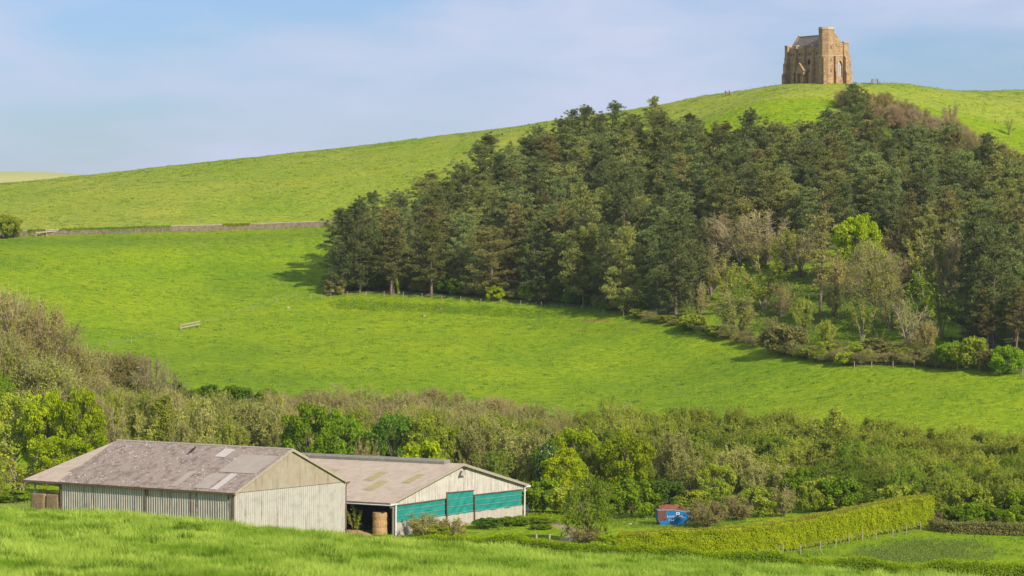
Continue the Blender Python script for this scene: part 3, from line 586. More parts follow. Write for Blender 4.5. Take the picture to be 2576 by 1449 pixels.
# ---------------------------------------------------------------- large white barn
def barn_one():
    Y0 = 406; o = P(590, 1240, Y0); ax = R(54.3); GW, GL, HE, RI = 22.1, 29.9, 6.9, 4.75
    zb = o.z - HE; b = empty('steel_barn', (o.x, o.y, zb), ax, label='large old barn with whitish ribbed walls and a mottled purple-grey lichened roof', cat='barn')
    hw = GW / 2; rake = lambda w: HE + RI * (1 - abs(w - hw) / hw)
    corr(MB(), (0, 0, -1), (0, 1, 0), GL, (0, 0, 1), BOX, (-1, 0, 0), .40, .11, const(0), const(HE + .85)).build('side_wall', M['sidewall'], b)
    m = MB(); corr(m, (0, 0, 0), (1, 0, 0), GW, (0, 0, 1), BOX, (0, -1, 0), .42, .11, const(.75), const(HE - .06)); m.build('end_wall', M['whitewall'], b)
    m = MB(); m.box((-.03, -.06, -1.2), (GW, .1, .8)); m.build('concrete_plinth', M['concrete'], b)
    m = MB(); corr(m, (0, -.09, 0), (1, 0, 0), GW, (0, 0, 1), SINE, (0, -1, 0), .17, .035, const(HE), lambda q: max(HE + .01, rake(q) - .03)); m.build('gable_cladding', M['gabletan'], b)
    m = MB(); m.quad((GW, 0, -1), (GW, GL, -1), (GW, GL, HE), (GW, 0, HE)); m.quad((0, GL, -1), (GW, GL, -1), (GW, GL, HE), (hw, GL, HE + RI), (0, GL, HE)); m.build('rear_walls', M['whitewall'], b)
    ov = .35; k = RI / hw
    rf = MB(); roof_slope(rf, -ov, HE - ov * k + .12, hw, HE + RI + .12, -.3, GL + .2); rf = rf.build('roof', M['roofold'], b)
    m = MB(); roof_slope(m, GW + ov, HE - ov * k + .12, hw, HE + RI + .12, -.3, GL + .2); m.build('rear_roof', M['roofold'], b)
    m = MB(); m.prism([(hw - .22, -.34, HE + RI + .12), (hw, -.34, HE + RI + .29), (hw + .22, -.34, HE + RI + .12)], (0, GL + .58, 0)); m.build('ridge_cap', M['trim'], b)
    m = MB()
    for s, w0 in ((1, -ov), (-1, GW + ov)):
        z0 = HE - ov * k
        m.prism([(w0, -.44, z0 - .12), (w0, -.44, z0 + .24), (hw, -.44, HE + RI + .26), (hw, -.44, HE + RI - .10)], (0, .13, 0))
    m.build('barge_board', M['trim'], b)
    m = MB(); m.prism([(-ov - .16, -.32, HE - .20), (-ov - .16, -.32, HE - .04), (-ov + .04, -.32, HE - .04), (-ov + .04, -.32, HE - .20)], (0, GL + .5, 0)); m.build('gutter', M['gutter'], b)
    m = MB(); m.tube([(-.22, .12, HE - .2), (-.15, .16, HE - .5), (-.15, .16, -1)], .075, 6); m.build('downpipe', M['gutter'], b)
    m = MB(); m.tube([(GW + .3, -.2, HE - .05), (GW + .12, -.16, HE - .7), (GW + .12, -.16, -.8)], .08, 6); m.box((GW - .1, -.5, HE - .16), (GW + .6, -.2, HE + .04)); m.build('downpipe', M['gutter'], b)
    for l in (.05, GL * .5, GL - .1): m = MB(); m.box((-.20, l - .07, -1), (-.085, l + .07, HE - .1)); m.build('wall_post', M['gutter'], b)
    # replaced sheets, lying proud of the old roof
    n = Vector((-RI, 0, hw)).normalized(); up = Vector((hw, 0, RI)).normalized(); E = Vector((-ov, 0, HE - ov * k + .12)); sl = (Vector((hw, 0, HE + RI + .12)) - E).length
    def sheet(l0, l1, a0, a1, mat, lab):
        m = MB(); corr(m, E + Vector((0, l0, 0)) + n * .09, (0, 1, 0), l1 - l0, up, SINE, n, .15, .04, const(a0 * sl), const(a1 * sl))
        p = E + n * .075; q = [p + Vector((0, l0, 0)) + up * a0 * sl, p + Vector((0, l1, 0)) + up * a0 * sl, p + Vector((0, l1, 0)) + up * a1 * sl, p + Vector((0, l0, 0)) + up * a1 * sl]
        m.quad(*q); c = m.build('roof_sheet', mat, b); c['label'] = lab
    sheet(.3, 6.6, .42, .83, M['patch'], 'smooth grey replacement roof sheets')
    sheet(3.0, 4.2, .04, .40, M['patchlight'], 'narrow pale rooflight strip')
    sheet(4.6, 7.2, .05, .38, M['patch'], 'smooth grey replacement roof sheets')
    sheet(10.0, 11.2, .06, .40, M['patch'], 'grey replacement strip')
    sheet(8.6, 10.4, .74, .93, M['patchlight'], 'pale square rooflight')
    # crow on the roof
    p = b.matrix_basis @ (E + up * sl * .80 + Vector((0, 14.6, 0)) + n * .1)
    c = MB(); c.tube([(-.30, 0, .16), (-.14, 0, .22), (.05, 0, .28), (.17, 0, .34), (.22, 0, .43)], [.015, .07, .10, .07, .045], 8)
    c.tube([(.19, 0, .43), (.26, 0, .46), (.31, 0, .445)], [.05, .055, .03], 8); c.tube([(.30, 0, .45), (.40, 0, .43)], [.022, .004], 5)
    c.tube([(-.12, 0, .2), (-.34, 0, .13), (-.46, 0, .08)], [.05, .045, .02], 6)
    for s in (-.04, .04): c.tube([(.02, s, .22), (.03, s, .0)], .012, 4)
    o_ = c.build('crow', M['black'], None, True); o_.scale = (1.6, 1.6, 1.6); o_.location = p; o_.rotation_euler = (0, 0, .9); tag(o_, 'black crow standing on the mottled barn roof below the ridge', 'bird')
    return b
barn_one()
def hay_shed():
    """open shed continuing the white barn to the far left"""
    ax = R(54.3)
    b1 = P(590, 1240, 406); far = b1 + Vector((-math.sin(ax), math.cos(ax), 0)) * 30.2
    HE = 6.9; b = empty('open_shed', (far.x, far.y, b1.z - HE), ax, label='open-sided shed with low pinkish roof over bales at the far end of the white barn', cat='shed')
    L2 = 6.3; run, rise = 17.7, 4.15
    m = MB(); roof_slope(m, -.35, HE - .02, run, HE + rise, 0, L2); m.build('roof', M['roofnew'], b)
    m = MB(); roof_slope(m, run * 2, HE - .02, run, HE + rise, 0, L2); m.build('rear_roof', M['roofnew'], b)
    E = Vector((-.35, 0, HE - .02)); up = Vector((run + .35, 0, rise + .02)).normalized(); n = Vector((-up.z, 0, up.x))
    m = MB(); p = E + n * .1; m.prism([p + up * 4.5 + Vector((0, 1.0, 0)), p + up * 4.5 + Vector((0, 2.2, 0)), p + up * 7.2 + Vector((0, 2.2, 0)), p + up * 7.2 + Vector((0, 1.0, 0))], n * .02); m.build('rooflight', M['skylight'], b)
    m = MB(); m.prism([(-.55, 0, HE - .22), (-.55, 0, HE - .06), (-.37, 0, HE - .06), (-.37, 0, HE - .22)], (0, L2 + .7, 0)); m.build('gutter', M['gutter'], b)
    for l, w_ in ((4.4, 0), (4.4, 8), (4.4, 16), (4.4, 24)): m = MB(); m.box((w_, l, -1), (w_ + .22, l + .16, HE + min(w_, 35 - w_) * rise / run - .2)); m.build('post', M['steel'], b)
    m = MB(); m.prism([(-.2, L2 - .25, HE - .32), (run, L2 - .25, HE + rise - .42), (run * 2, L2 - .25, HE - .32), (run * 2, L2 - .25, HE - .12), (run, L2 - .25, HE + rise - .12), (-.2, L2 - .25, HE - .12)], (0, .16, 0)); m.build('rafter', M['steel'], b)
    return b
shed = hay_shed()
def bale(name, loc, rz, size, mat, label, group, seed, rounded=False):
    rng = np.random.default_rng(seed); a, d, h = size; n = 12; V = []; Fc = []
    # a squarish bale with bulging, frayed sides
    prof = [(.0, .90), (.04, .97), (.3, 1.0), (.5, 1.015), (.7, 1.0), (.95, .97), (1.0, .90)]
    m = MB(); i0 = 0; k = 28
    for z, r in prof:
        for q in range(k):
            g = 2 * math.pi * q / k; c, s_ = math.cos(g), math.sin(g); e = 2.0 if rounded else 7.0
            rr = (abs(c) ** e + abs(s_) ** e) ** (-1 / e) * r * (1 + rng.normal() * .018)
            m.v.append((c * rr * a / 2, s_ * rr * d / 2, z * h + rng.normal() * .015))
    for j in range(len(prof) - 1):
        for q in range(k): r = (q + 1) % k; m.f.append((j * k + q, j * k + r, (j + 1) * k + r, (j + 1) * k + q))
    m.f.append(tuple(range(k - 1, -1, -1))); m.f.append(tuple((len(prof) - 1) * k + q for q in range(k)))
    me = m.mesh(name); o = link(name, me, mat); o.location = loc; o.rotation_euler = (0, 0, rz); return tag(o, label, 'bale', group)
ax1 = R(54.3); S1 = shed.matrix_basis
def in_shed(w, l): p = S1 @ Vector((w, l, 0)); return p.x, p.y
gb = max(gz(*in_shed(1, 1)), shed.location.z)
zt = P(110, 1240, 427).z
for k, (w_, l, hh) in enumerate(((.75, 1.15, 0), (.7, 3.75, 0), (.75, 1.15, 1), (.7, 3.75, 1))):
    x, y = in_shed(w_, l); h = (zt - gb + .15) / 2
    bale('hay_bale', (x, y, gb - .1 + hh * h), ax1, (1.9, 2.45 if k % 2 == 0 else 2.75, h), M['hay'],
         ['brown hay bale low in the stack, next to the ribbed wall', 'lower brown hay bale at the outer left end of the stack', 'upper brown hay bale touching the corner of the white barn', 'upper brown hay bale at the outer left end, under the steel post'][k], 'brown hay bales under the open shed', 300 + k)

# ---------------------------------------------------------------- low-pitched barn with green netting
def barn_two():
    c0 = P(989, 1336, 425); x0 = c0.x; tanw = 1.58; ax = math.atan(tanw); GW, GL = 31.9, 31.0
    zb = -40.6; HE = -35.75 - zb; RI = 3.75; hw = GW / 2
    b = empty('netted_barn', (x0, 425, zb), ax, label='wide low barn with green windbreak netting across its whitewashed board gable', cat='barn')
    W_, L_ = Vector((math.cos(ax), math.sin(ax), 0)), Vector((-math.sin(ax), math.cos(ax), 0)); O = Vector((x0, 425, zb))
    def wz(u, v, off=0):
        """a point of the photograph on the gable's plane -> local (w, z)"""
        d = ray(u, v); o2 = O - L_ * off; t = o2.dot(L_) / d.dot(L_); p = d * t - O; return p.dot(W_), p.z
    def Z2(x, y): return wz((1000 + x / 2.342) * .6708, (1650 + y / 2.342) * .6708)
    rake = lambda q: HE + RI * (1 - abs(q - hw) / hw)
    ov = 1.0; k = RI / hw
    m = MB(); roof_slope(m, -ov - .6, HE - (ov + .6) * k + .12, hw, HE + RI + .12, -.55, GL); m.build('roof', M['roofnew'], b)
    m = MB(); roof_slope(m, GW + ov, HE - ov * k + .12, hw, HE + RI + .12, -.55, GL); m.build('rear_roof', M['roofnew'], b)
    m = MB(); m.prism([(hw - .75, 2.0, HE + RI - .02), (hw - .75, 2.0, HE + RI + .38), (hw - .55, 2.0, HE + RI + .62), (hw + .55, 2.0, HE + RI + .62), (hw + .75, 2.0, HE + RI + .38), (hw + .75, 2.0, HE + RI - .02)], (0, GL - 2.4, 0)); m.build('ridge_vent', M['ridge'], b)
    m = MB()
    for w0 in (-ov - .6, GW + ov):
        z0 = HE - abs(w0 if w0 < 0 else w0 - GW) * k
        m.prism([(w0, -.70, z0 - .16), (w0, -.70, z0 + .20), (hw, -.70, HE + RI + .22), (hw, -.70, HE + RI - .14)], (0, .13, 0))
    m.build('barge_board', M['trim'], b)
    nsl = Vector((-RI, 0, hw)).normalized(); upv_ = Vector((hw, 0, RI)).normalized(); E0 = Vector((0, 0, HE + .12)); nw = W_ * nsl.x + Vector((0, 0, nsl.z)); uw = W_ * upv_.x + Vector((0, 0, upv_.z)); ow = O + Vector((0, 0, HE + .12))
    def sl(x, y): d = ray((1000 + x / 2.342) * .6708, (1650 + y / 2.342) * .6708); p = d * (ow.dot(nw) / d.dot(nw)) - ow; return p.dot(uw), p.dot(L_)
    for qd in (((1185, 380), (1400, 307)), ((845, 443), (1080, 368)), ((850, 356), (1070, 287)), ((520, 288), (655, 262))):
        (a0, l0), (a1, l1) = sl(*qd[0]), sl(*qd[1]); lm = max(l0, l1); lm2 = min(l0, l1); m = MB()
        if lm - lm2 < .9: lm, lm2 = (lm + lm2) / 2 + .6, (lm + lm2) / 2 - .6
        corr(m, E0 + nsl * .085 + Vector((0, lm2, 0)), (0, 1, 0), lm - lm2, upv_, SINE, nsl, .15, .04, const(a0), const(a1)); m.prism([E0 + nsl * .07 + Vector((0, l, 0)) + upv_ * a for l, a in ((lm2, a0), (lm, a0), (lm, a1), (lm2, a1))], nsl * .015); m.build('rooflight', M['skylight'], b)
    # boards: from the netting tops to the rake, in vertical strips with gaps between
    tl0, tl1 = Z2(1145, 572), Z2(1560, 515); tm0, tm1 = Z2(1575, 462), Z2(1812, 440); tr0, tr1 = Z2(1820, 480), Z2(2235, 433)
    bl0, bl1 = Z2(1128, 730), Z2(1560, 668); bm0, bm1 = Z2(1590, 668), Z2(1810, 632); br0, br1 = Z2(1820, 635), Z2(2235, 582)
    wl, wm0, wm1 = tl0[0], tm0[0], tm1[0]
    def edge(q):
        if q < wm0: return tl0[1] + (tl1[1] - tl0[1]) * (q - tl0[0]) / (tl1[0] - tl0[0])
        if q < wm1: return tm0[1] + (tm1[1] - tm0[1]) * (q - wm0) / (wm1 - wm0)
        return tr0[1] + (tr1[1] - tr0[1]) * (q - tr0[0]) / (tr1[0] - tr0[0])
    rng = random.Random(8); m = MB(); q = -ov + .1
    while q < GW + ov - .1:
        w1 = min(q + .17, GW + ov); d = rng.uniform(0, .025); z0 = edge((q + w1) / 2) if 0 < q < GW else HE - .95; zt0, zt1 = rake(q) - .05, rake(w1) - .05
        if zt0 > z0 + .05: m.prism([(q, -.12 - d, z0), (w1, -.12 - d, z0), (w1, -.12 - d, zt1), (q, -.12 - d, zt0)], (0, .03, 0))
        q = w1 + .022
    m.build('gable_boards', M['boards'], b)
    m = MB()
    for (a, z0), (c, z1) in ((tl0, tl1), (tm0, tm1), (tr0, tr1)): m.prism([(a, -.20, z0 - .07), (c, -.20, z1 - .07), (c, -.20, z1 + .05), (a, -.20, z0 + .05)], (0, .06, 0))
    m.build('board_rail', M['gutter'], b)
    def net(t0, t1, b0, b1, lab):
        nx, nz = 36, 10; m = MB(); r = np.random.default_rng(int(t0[0] * 10) + 5)
        for j in range(nz + 1):
            for i in range(nx + 1):
                a, c = i / nx, j / nz; w_ = t0[0] * (1 - a) + t1[0] * a; zt_ = t0[1] * (1 - a) + t1[1] * a; zb_ = b0[1] * (1 - a) + b1[1] * a
                sag = math.sin(math.pi * a) * .05 * math.sin(3 * math.pi * c) + .09 * math.sin(7 * a * 3 + 9 * c) * math.sin(math.pi * a) * (.4 + .6 * c)
                m.v.append((w_, -.02 + sag * .9 - .03, zb_ + (zt_ - .06 - zb_) * (1 - c)))
        for j in range(nz):
            for i in range(nx): k_ = j * (nx + 1) + i; m.f.append((k_, k_ + nx + 1, k_ + nx + 2, k_ + 1))
        n = m.build('netting', M['net'], b, True); n['label'] = lab
        s = MB()
        for c in (.3, .62, .93):
            p0 = (t0[0], -.14, t0[1] + (b0[1] - t0[1]) * c); p1 = (t1[0], -.14, t1[1] + (b1[1] - t1[1]) * c)
            s.tube([p0, p1], .022, 4)
        s.build('strap', M['patchlight'], n)
    net((tl0[0] - .35, tl0[1]), (tl1[0] + .1, tl1[1]), (tl0[0] - .35, bl0[1]), bl1, 'left green netting panel'); net(tm0, tm1, bm0, bm1, 'taller middle green netting panel'); net(tr0, tr1, br0, br1, 'right green netting panel')
    m = MB(); q = 0
    while q < GW - .1:
        w1 = min(q + 1.2, GW); m.box((q, -.06, -1.5), (w1 - .015, .12, (br0[1] + .05) if q > wm0 else bl0[1] + .05)); q = w1
    m.build('concrete_panels', M['concrete'], b)
    for w_, z0, z1 in ((wm0 - .12, 0, edge(wm0) + .1), (wm1 + .06, 0, edge(wm1 + .1) + 0)): m = MB(); m.box((w_ - .07, -.32, z0 - 1), (w_ + .07, -.2, z1)); m.build('gable_post', M['gutter'], b)
    for l in (-.16, GL * .25, GL * .5): m = MB(); m.box((-.02, l, -1.5), (.2, l + .26, HE)); m.build('post', M['concrete'], b)
    gu = MB(); gu.tube([(-ov - .7, -.72, HE - .50), (-ov - .7, GL, HE - .50)], .09, 6); gu.build('gutter', M['whitepipe'], b)
    gu = MB(); gu.tube([(GW + ov + .1, -.75, HE - .30), (GW + ov + .1, GL, HE - .30)], .09, 6); gu.build('gutter', M['whitepipe'], b)
    dp = MB(); dp.tube([(-ov - .75, -.78, HE - .48), (-.1, -.62, HE - .42), (0.0, -.45, HE - .55), (0, -.4, -1.5)], .11, 7); dp.build('downpipe', M['whitepipe'], b)
    dp = MB(); dp.tube([(GW + ov, -.78, HE - .28), (GW + .1, -.62, HE - .3), (GW, -.45, HE - .45), (GW, -.4, -1.5)], .11, 7); dp.build('downpipe', M['whitepipe'], b)
    # dark inside: far wall, end wall, low wall at the back of the open bay
    m = MB(); m.quad((GW, .1, -1.5), (GW, GL, -1.5), (GW, GL, HE), (GW, .1, HE)); m.quad((0, GL, -1.5), (GW, GL, -1.5), (GW, GL, HE), (hw, GL, HE + RI), (0, GL, HE)); m.build('rear_walls', M['boards'], b)
    m = MB(); m.box((0, .16, -1.5), (9, .26, HE - .9)); m.box((9, .3, -1.5), (9.15, GL, HE + 1.3)); m.box((8.2, .4, -1.5), (8.4, GL, 1.7)); m.build('inner_wall', M['dark'], b)
    lp = MB(); a, z0 = Z2(1690, 285); lp.prism([(a - .75, -.78, z0 - .35), (a + .75, -.78, z0 - .35), (a + .22, -.78, z0 + .42), (a - .22, -.78, z0 + .42)], (0, .06, 0)); lp.build('reflector', M['patchlight'], b)
    lp = MB(); lp.box((a - .12, -1.0, z0 + .44), (a + .32, -.78, z0 + .62)); lp.tube([(a + .1, -.9, z0 + .5), (a + .35, -1.15, z0 + .8)], .05, 6); lp.build('floodlight', M['black'], b)
    return b, O, W_, L_
b2, O2, W2, L2v = barn_two()
# straw in the open bay
def loc2(w_, l, z=0): return O2 + W2 * w_ + L2v * l + Vector((0, 0, z))
for k in range(3):
    p = loc2(-.55, 1.75, .3 + k * .98); bale('straw_bale', p, .5 + k * .3, (1.95, 1.9, 1.04), M['straw'], ['lowest golden straw bale beside the white downpipe', 'middle golden straw bale of the stack in the open bay', 'topmost golden straw bale in the dark open bay'][k], 'golden straw bales stacked in the barn opening', 320 + k, True)
def straw_heap():
    rng = np.random.default_rng(5); m = MB(); n, kk = 26, 7
    c = loc2(-1.0, 5.5); 
    for j in range(kk + 1):
        r = 1 - j / kk
        for q in range(n):
            g = 2 * math.pi * q / n; w_ = math.cos(g) * r * 1.6; l = math.sin(g) * r * 3.9
            p = c + W2 * w_ + L2v * l; m.v.append((p.x, p.y, O2.z + .0 + .75 * (1 - r ** 2) * (1 + .25 * rng.normal() * r) - (.5 if j == 0 else 0)))
    for j in range(kk):
        for q in range(n): r = (q + 1) % n; m.f.append((j * n + q, j * n + r, (j + 1) * n + r, (j + 1) * n + q))
    tag(m.build('straw_heap', M['straw'], None, True), 'loose heap of golden straw spilling out of the open bay', 'straw')
straw_heap()

# ---------------------------------------------------------------- chapel on the hill
def masonry(name, c1, c2, c3, mortar):
    m, t, o = newmat(name); tc = t.nodes.new('ShaderNodeTexCoord').outputs['Object']
    mp_ = t.nodes.new('ShaderNodeVectorMath'); mp_.operation = 'MULTIPLY'; mp_.inputs[1].default_value = (1, 1, 1)
    # courses on both wall directions: use x + y as the running coordinate
    sx = t.nodes.new('ShaderNodeSeparateXYZ'); t.links.new(tc, sx.inputs[0]); ad = t.nodes.new('ShaderNodeMath'); t.links.new(sx.outputs[0], ad.inputs[0]); t.links.new(sx.outputs[1], ad.inputs[1])
    cb = t.nodes.new('ShaderNodeCombineXYZ'); t.links.new(ad.outputs[0], cb.inputs[0]); t.links.new(sx.outputs[2], cb.inputs[1])
    br = t.nodes.new('ShaderNodeTexBrick'); br.inputs['Scale'].default_value = 1; br.inputs['Brick Width'].default_value = .6; br.inputs['Row Height'].default_value = .3; br.inputs['Mortar Size'].default_value = .012
    br.inputs['Color1'].default_value = (*c1, 1); br.inputs['Color2'].default_value = (*c2, 1); br.inputs['Mortar'].default_value = (*mortar, 1); t.links.new(cb.outputs[0], br.inputs[0])
    n = ramp(t, noise(t, tc, .9, 6, .65), [(.3, (.62, .62, .62)), (.5, (1, 1, 1)), (.72, (1.25, 1.2, 1.1))])
    col = mixc(t, 1.0, br.outputs[0], n, 'MULTIPLY'); col = mixc(t, ramp(t, noise(t, tc, 2.5, 3), [(.55, (0, 0, 0)), (.7, (.6, .6, .6))]), col, c3)
    b = t.nodes.new('ShaderNodeBsdfPrincipled'); b.inputs['Roughness'].default_value = .92; b.inputs['Specular IOR Level'].default_value = .1; t.links.new(col, b.inputs['Base Color'])
    bp = t.nodes.new('ShaderNodeBump'); bp.inputs['Strength'].default_value = .6; bp.inputs['Distance'].default_value = .08; t.links.new(noise(t, tc, 3, 4), bp.inputs['Height']); t.links.new(bp.outputs[0], b.inputs['Normal'])
    t.links.new(b.outputs[0], o.inputs[0]); return m
M['stone'] = masonry('honey_stone', (.47, .315, .175), (.33, .22, .125), (.54, .39, .23), (.25, .17, .105))
M['cap'] = simple('pale_coping', [(.3, (.46, .37, .25)), (.7, (.58, .48, .34))], 2, .9)
def slab_roof():
    m, t, o = newmat('stone_slab_roof'); tc = t.nodes.new('ShaderNodeTexCoord').outputs['Object']
    b = t.nodes.new('ShaderNodeBsdfPrincipled'); b.inputs['Roughness'].default_value = .9
    t.links.new(ramp(t, noise(t, tc, 1.5, 5), [(.3, (.20, .16, .125)), (.7, (.36, .30, .24))]), b.inputs['Base Color']); t.links.new(b.outputs[0], o.inputs[0]); return m
M['slab'] = slab_roof()
M['opening'] = simple('deep_opening', [(.3, (.02, .018, .015)), (.7, (.035, .03, .025))], 1, 1)
M['lead'] = simple('pale_leaded_glass', [(.3, (.42, .40, .42)), (.7, (.52, .50, .52))], 3, .5)
def chapel():
    Yc = 850; o = at(2073, Yc); zg = gz(o.x + 3, Yc + 8); ax = R(32)
    b = empty('chapel', (o.x, o.y, zg - .05), ax, label='ruined-looking square stone chapel with stair turret and stepped buttresses on the hilltop', cat='chapel')
    GW, GL, HP = 7.3, 16.4, 9.2
    def part(n, mb, mat=None, lab=None, par=None): q = mb.build(n, mat or M['stone'], par or b); (lab and q.__setitem__('label', lab)); return q
    def arch(cx, z0, z1, hwid, n=6):
        zs = z1 - hwid * 1.5; p = [(cx - hwid, z0), (cx + hwid, z0), (cx + hwid, zs)]
        for k in range(1, n): a = k / n; p.append((cx + hwid * (1 - a) ** .6, zs + (z1 - zs) * a))
        p.append((cx, z1))
        for k in range(n - 1, 0, -1): a = k / n; p.append((cx - hwid * (1 - a) ** .6, zs + (z1 - zs) * a))
        p.append((cx - hwid, zs)); return p
    # walls, each 1.1 m thick
    m = MB(); m.box((.0, .9, -1), (1.1, GL - .9, HP - .5)); m.box((GW - 1.1, .9, -1), (GW, GL - .9, HP - .5)); part('side_walls', m)
    # near gable wall pierced by the great window
    W = 5.15; wp = arch(W, 1.5, 5.9, .78); gp = [(0, -1), (GW, -1), (GW, 9.2), (6.4, 9.2), (3.65, 13.0), (.9, 9.2), (0, 9.2)]
    m = MB(); left = [(.0, -1), (W - .78, -1), (W - .78, wp[-1][1])] + [p for p in wp[::-1][1:] if p[0] < W - .01][0:0]
    # wall as four solid pieces round the opening
    zs = wp[2][1]
    def slabp(poly, y0=0, y1=1.1, mm=m): mm.prism([(x, y0, z) for x, z in poly], (0, y1 - y0, 0))
    slabp([(0, -1), (W - .78, -1), (W - .78, zs), (0, zs)]); slabp([(W + .78, -1), (GW, -1), (GW, zs), (W + .78, zs)]); slabp([(W - .78, -1), (W + .78, -1), (W + .78, 1.5), (W - .78, 1.5)])
    n_ = len(wp); rgt = [p for p in wp[2:n_] if p[0] >= W - 1e-6]; lft = [p for p in wp[2:n_] if p[0] <= W + 1e-6]
    slabp(rgt + [(W, 6.4), (GW, 6.4), (GW, zs)]); slabp([(0, zs), (0, 6.4), (W, 6.4)] + lft)
    slabp([(0, 6.4), (GW, 6.4), (GW, HP + .3), (0, HP + .3)]); slabp([(.75, HP + .3), (6.55, HP + .3), (3.65, 13.05)], .15, .95)
    part('gable_wall', m)
    m = MB(); slabp([(0, -1), (GW, -1), (GW, HP), (0, HP)], GL - 1.1, GL, m); slabp([(.75, HP), (6.55, HP), (3.65, 13.05)], GL - .95, GL - .15, m); part('far_gable_wall', m)
    wdw = MB(); wdw.prism([(x, .45, z) for x, z in arch(W, 1.5, 5.9, .78)], (0, .05, 0)); wd = part('window', wdw, M['lead'], 'tall pale pointed window')
    fr = MB()
    for x in (-.26, .26): fr.box((W + x - .03, .32, 1.5), (W + x + .03, .40, 5.0 ))
    part('mullion', fr, M['lead'], par=wd)
    h = MB(); a1, a0 = arch(W, 3.6, 6.12, .98), arch(W, 3.6, 5.92, .82)
    for k in range(3, len(a1) - 0):
        j = k - 1
        if a1[k][1] >= 3.7 and a1[j][1] >= 3.7: h.prism([(a1[j][0], -.12, a1[j][1]), (a1[k][0], -.12, a1[k][1]), (a0[k][0], -.12, a0[k][1]), (a0[j][0], -.12, a0[j][1])], (0, .12, 0))
    part('hood_mould', h, M['cap'], par=wd)
    # string courses, plinth, parapets
    m = MB(); m.box((-.10, -.10, 7.0), (GW + .1, 0, 7.18)); m.box((-.10, 0, 6.85), (0, GL, 7.0)); m.box((GW - .001 + .001, 0, 6.85), (GW + .1, GL, 7.0)); part('string_course', m, M['cap'])
    m = MB(); m.box((-.14, -.14, -1), (GW + .14, 0, .75)); m.box((-.14, 0, -1), (0, GL + .1, .75)); part('plinth', m)
    m = MB(); m.box((3.9, -.10, HP + .32), (GW, .45, HP + .98)); m.box((3.85, -.16, HP + .98), (GW + .02, .5, HP + 1.12)); part('gable_parapet', m)
    m = MB()
    for x in (0, GW - .6): m.box((x, 1.1, HP - .5), (x + .6, GL - .9, HP + .02)); m.box((x - .06, 1.1, HP + .02), (x + .66, GL - .9, HP + .14))
    part('parapet', m)
    # roof with stepped stone courses
    m = MB(); ns = 13
    for s in (0, 1):
        for k in range(ns):
            a, c = k / ns, (k + 1) / ns; x0, x1 = .62 + 3.03 * a, .62 + 3.03 * c; z0, z1 = 9.0 + 3.6 * a, 9.0 + 3.6 * c
            q = [(x0, z0 + .02), (x1, z0 + .10), (x1, z1 - .02), (x0, z0 - .4)]
            q = [(x0, z0 - .25), (x0, z0 + .19), (x1, z1 + .07), (x1, z1 - .25)]
            if s: q = [(GW - x, z) for x, z in q]
            m.prism([(x, 1.0, z) for x, z in q], (0, GL - 2, 0))
    rf = part('roof', m, M['slab']); m = MB(); m.box((3.5, .6, 12.62), (3.8, GL - .6, 12.85)); part('ridge', m, M['slab'], par=rf)
    for y in (.45, GL - .65):
        m = MB(); m.box((3.5, y, 12.9), (3.8, y + .22, 13.35)); m.box((3.3, y + .05, 13.1), (4.0, y + .17, 13.25)); part('finial', m, M['cap'])
    # stepped buttresses
    def buttress(cx, cy, dx, dy, wid, steps, top):
        """dx, dy: outward direction; steps: (height, projection)"""
        m = MB(); px, py = -dy * wid / 2, dx * wid / 2; z0 = -1
        for k, (h_, pr) in enumerate(steps):
            q = [(cx + px, cy + py), (cx + px + dx * pr, cy + py + dy * pr), (cx - px + dx * pr, cy - py + dy * pr), (cx - px, cy - py)]
            m.prism([(x, y, z0) for x, y in q], (0, 0, h_ - z0))
            if k + 1 < len(steps):       # weathering slope
                p2 = steps[k + 1][1]; A = (cx + px + dx * pr, cy + py + dy * pr, h_); B = (cx + px + dx * p2, cy + py + dy * p2, h_ + (pr - p2) * 1.2); Cc = (cx + px + dx * p2, cy + py + dy * p2, h_)
                m.prism([A, B, Cc], (-2 * px, -2 * py, 0))
            z0 = h_
        part('buttress', m)
        if top:
            pr = steps[-1][1]; t = MB(); q = [(cx + px * 1.15 - dx * .55, cy + py * 1.15 - dy * .55), (cx + px * 1.15 + dx * (pr + .08), cy + py * 1.15 + dy * (pr + .08)), (cx - px * 1.15 + dx * (pr + .08), cy - py * 1.15 + dy * (pr + .08)), (cx - px * 1.15 - dx * .55, cy - py * 1.15 - dy * .55)]
            t.prism([(x, y, steps[-1][0]) for x, y in q], (0, 0, .22)); part('merlon_cap', t, M['cap'])
    for y in (4.6, 8.4, 12.1):
        buttress(0, y, -1, 0, .95, [(2.6, 1.35), (5.0, 1.0), (7.0, .75), (9.95, .5)], True)
        buttress(GW, y, 1, 0, .95, [(2.6, 1.35), (5.0, 1.0), (7.0, .75), (9.95, .5)], True)
    buttress(.6, GL, -.05, 1, 1.2, [(2.6, 1.5), (5.3, 1.1), (7, .6), (9.95, .2)], True)
    buttress(0, GL - .6, -1, 0, 1.2, [(2.5, 1.7), (5.3, 1.25), (7.0, .85), (10.1, .7)], True)
    buttress(GW, GL - .6, 1, 0, 1.2, [(2.5, 1.5), (5.0, 1.1), (7.0, .75), (9.95, .5)], True)
    buttress(GW, .6, 1, 0, 1.2, [(2.9, 2.0), (6.4, 1.5), (7.2, 1.3), (10.6, .75)], True)
    buttress(GW - .55, 0, 0, -1, 1.1, [(2.6, 1.5), (6.5, 1.15), (10.6, .35)], True)
    buttress(.0, -.15, -.55, -.83, .8, [(2.6, 1.7), (6.7, 1.4)], False)
    buttress(3.1, 0, 0, -1, .62, [(2.7, 1.5), (6.9, 1.15)], False)
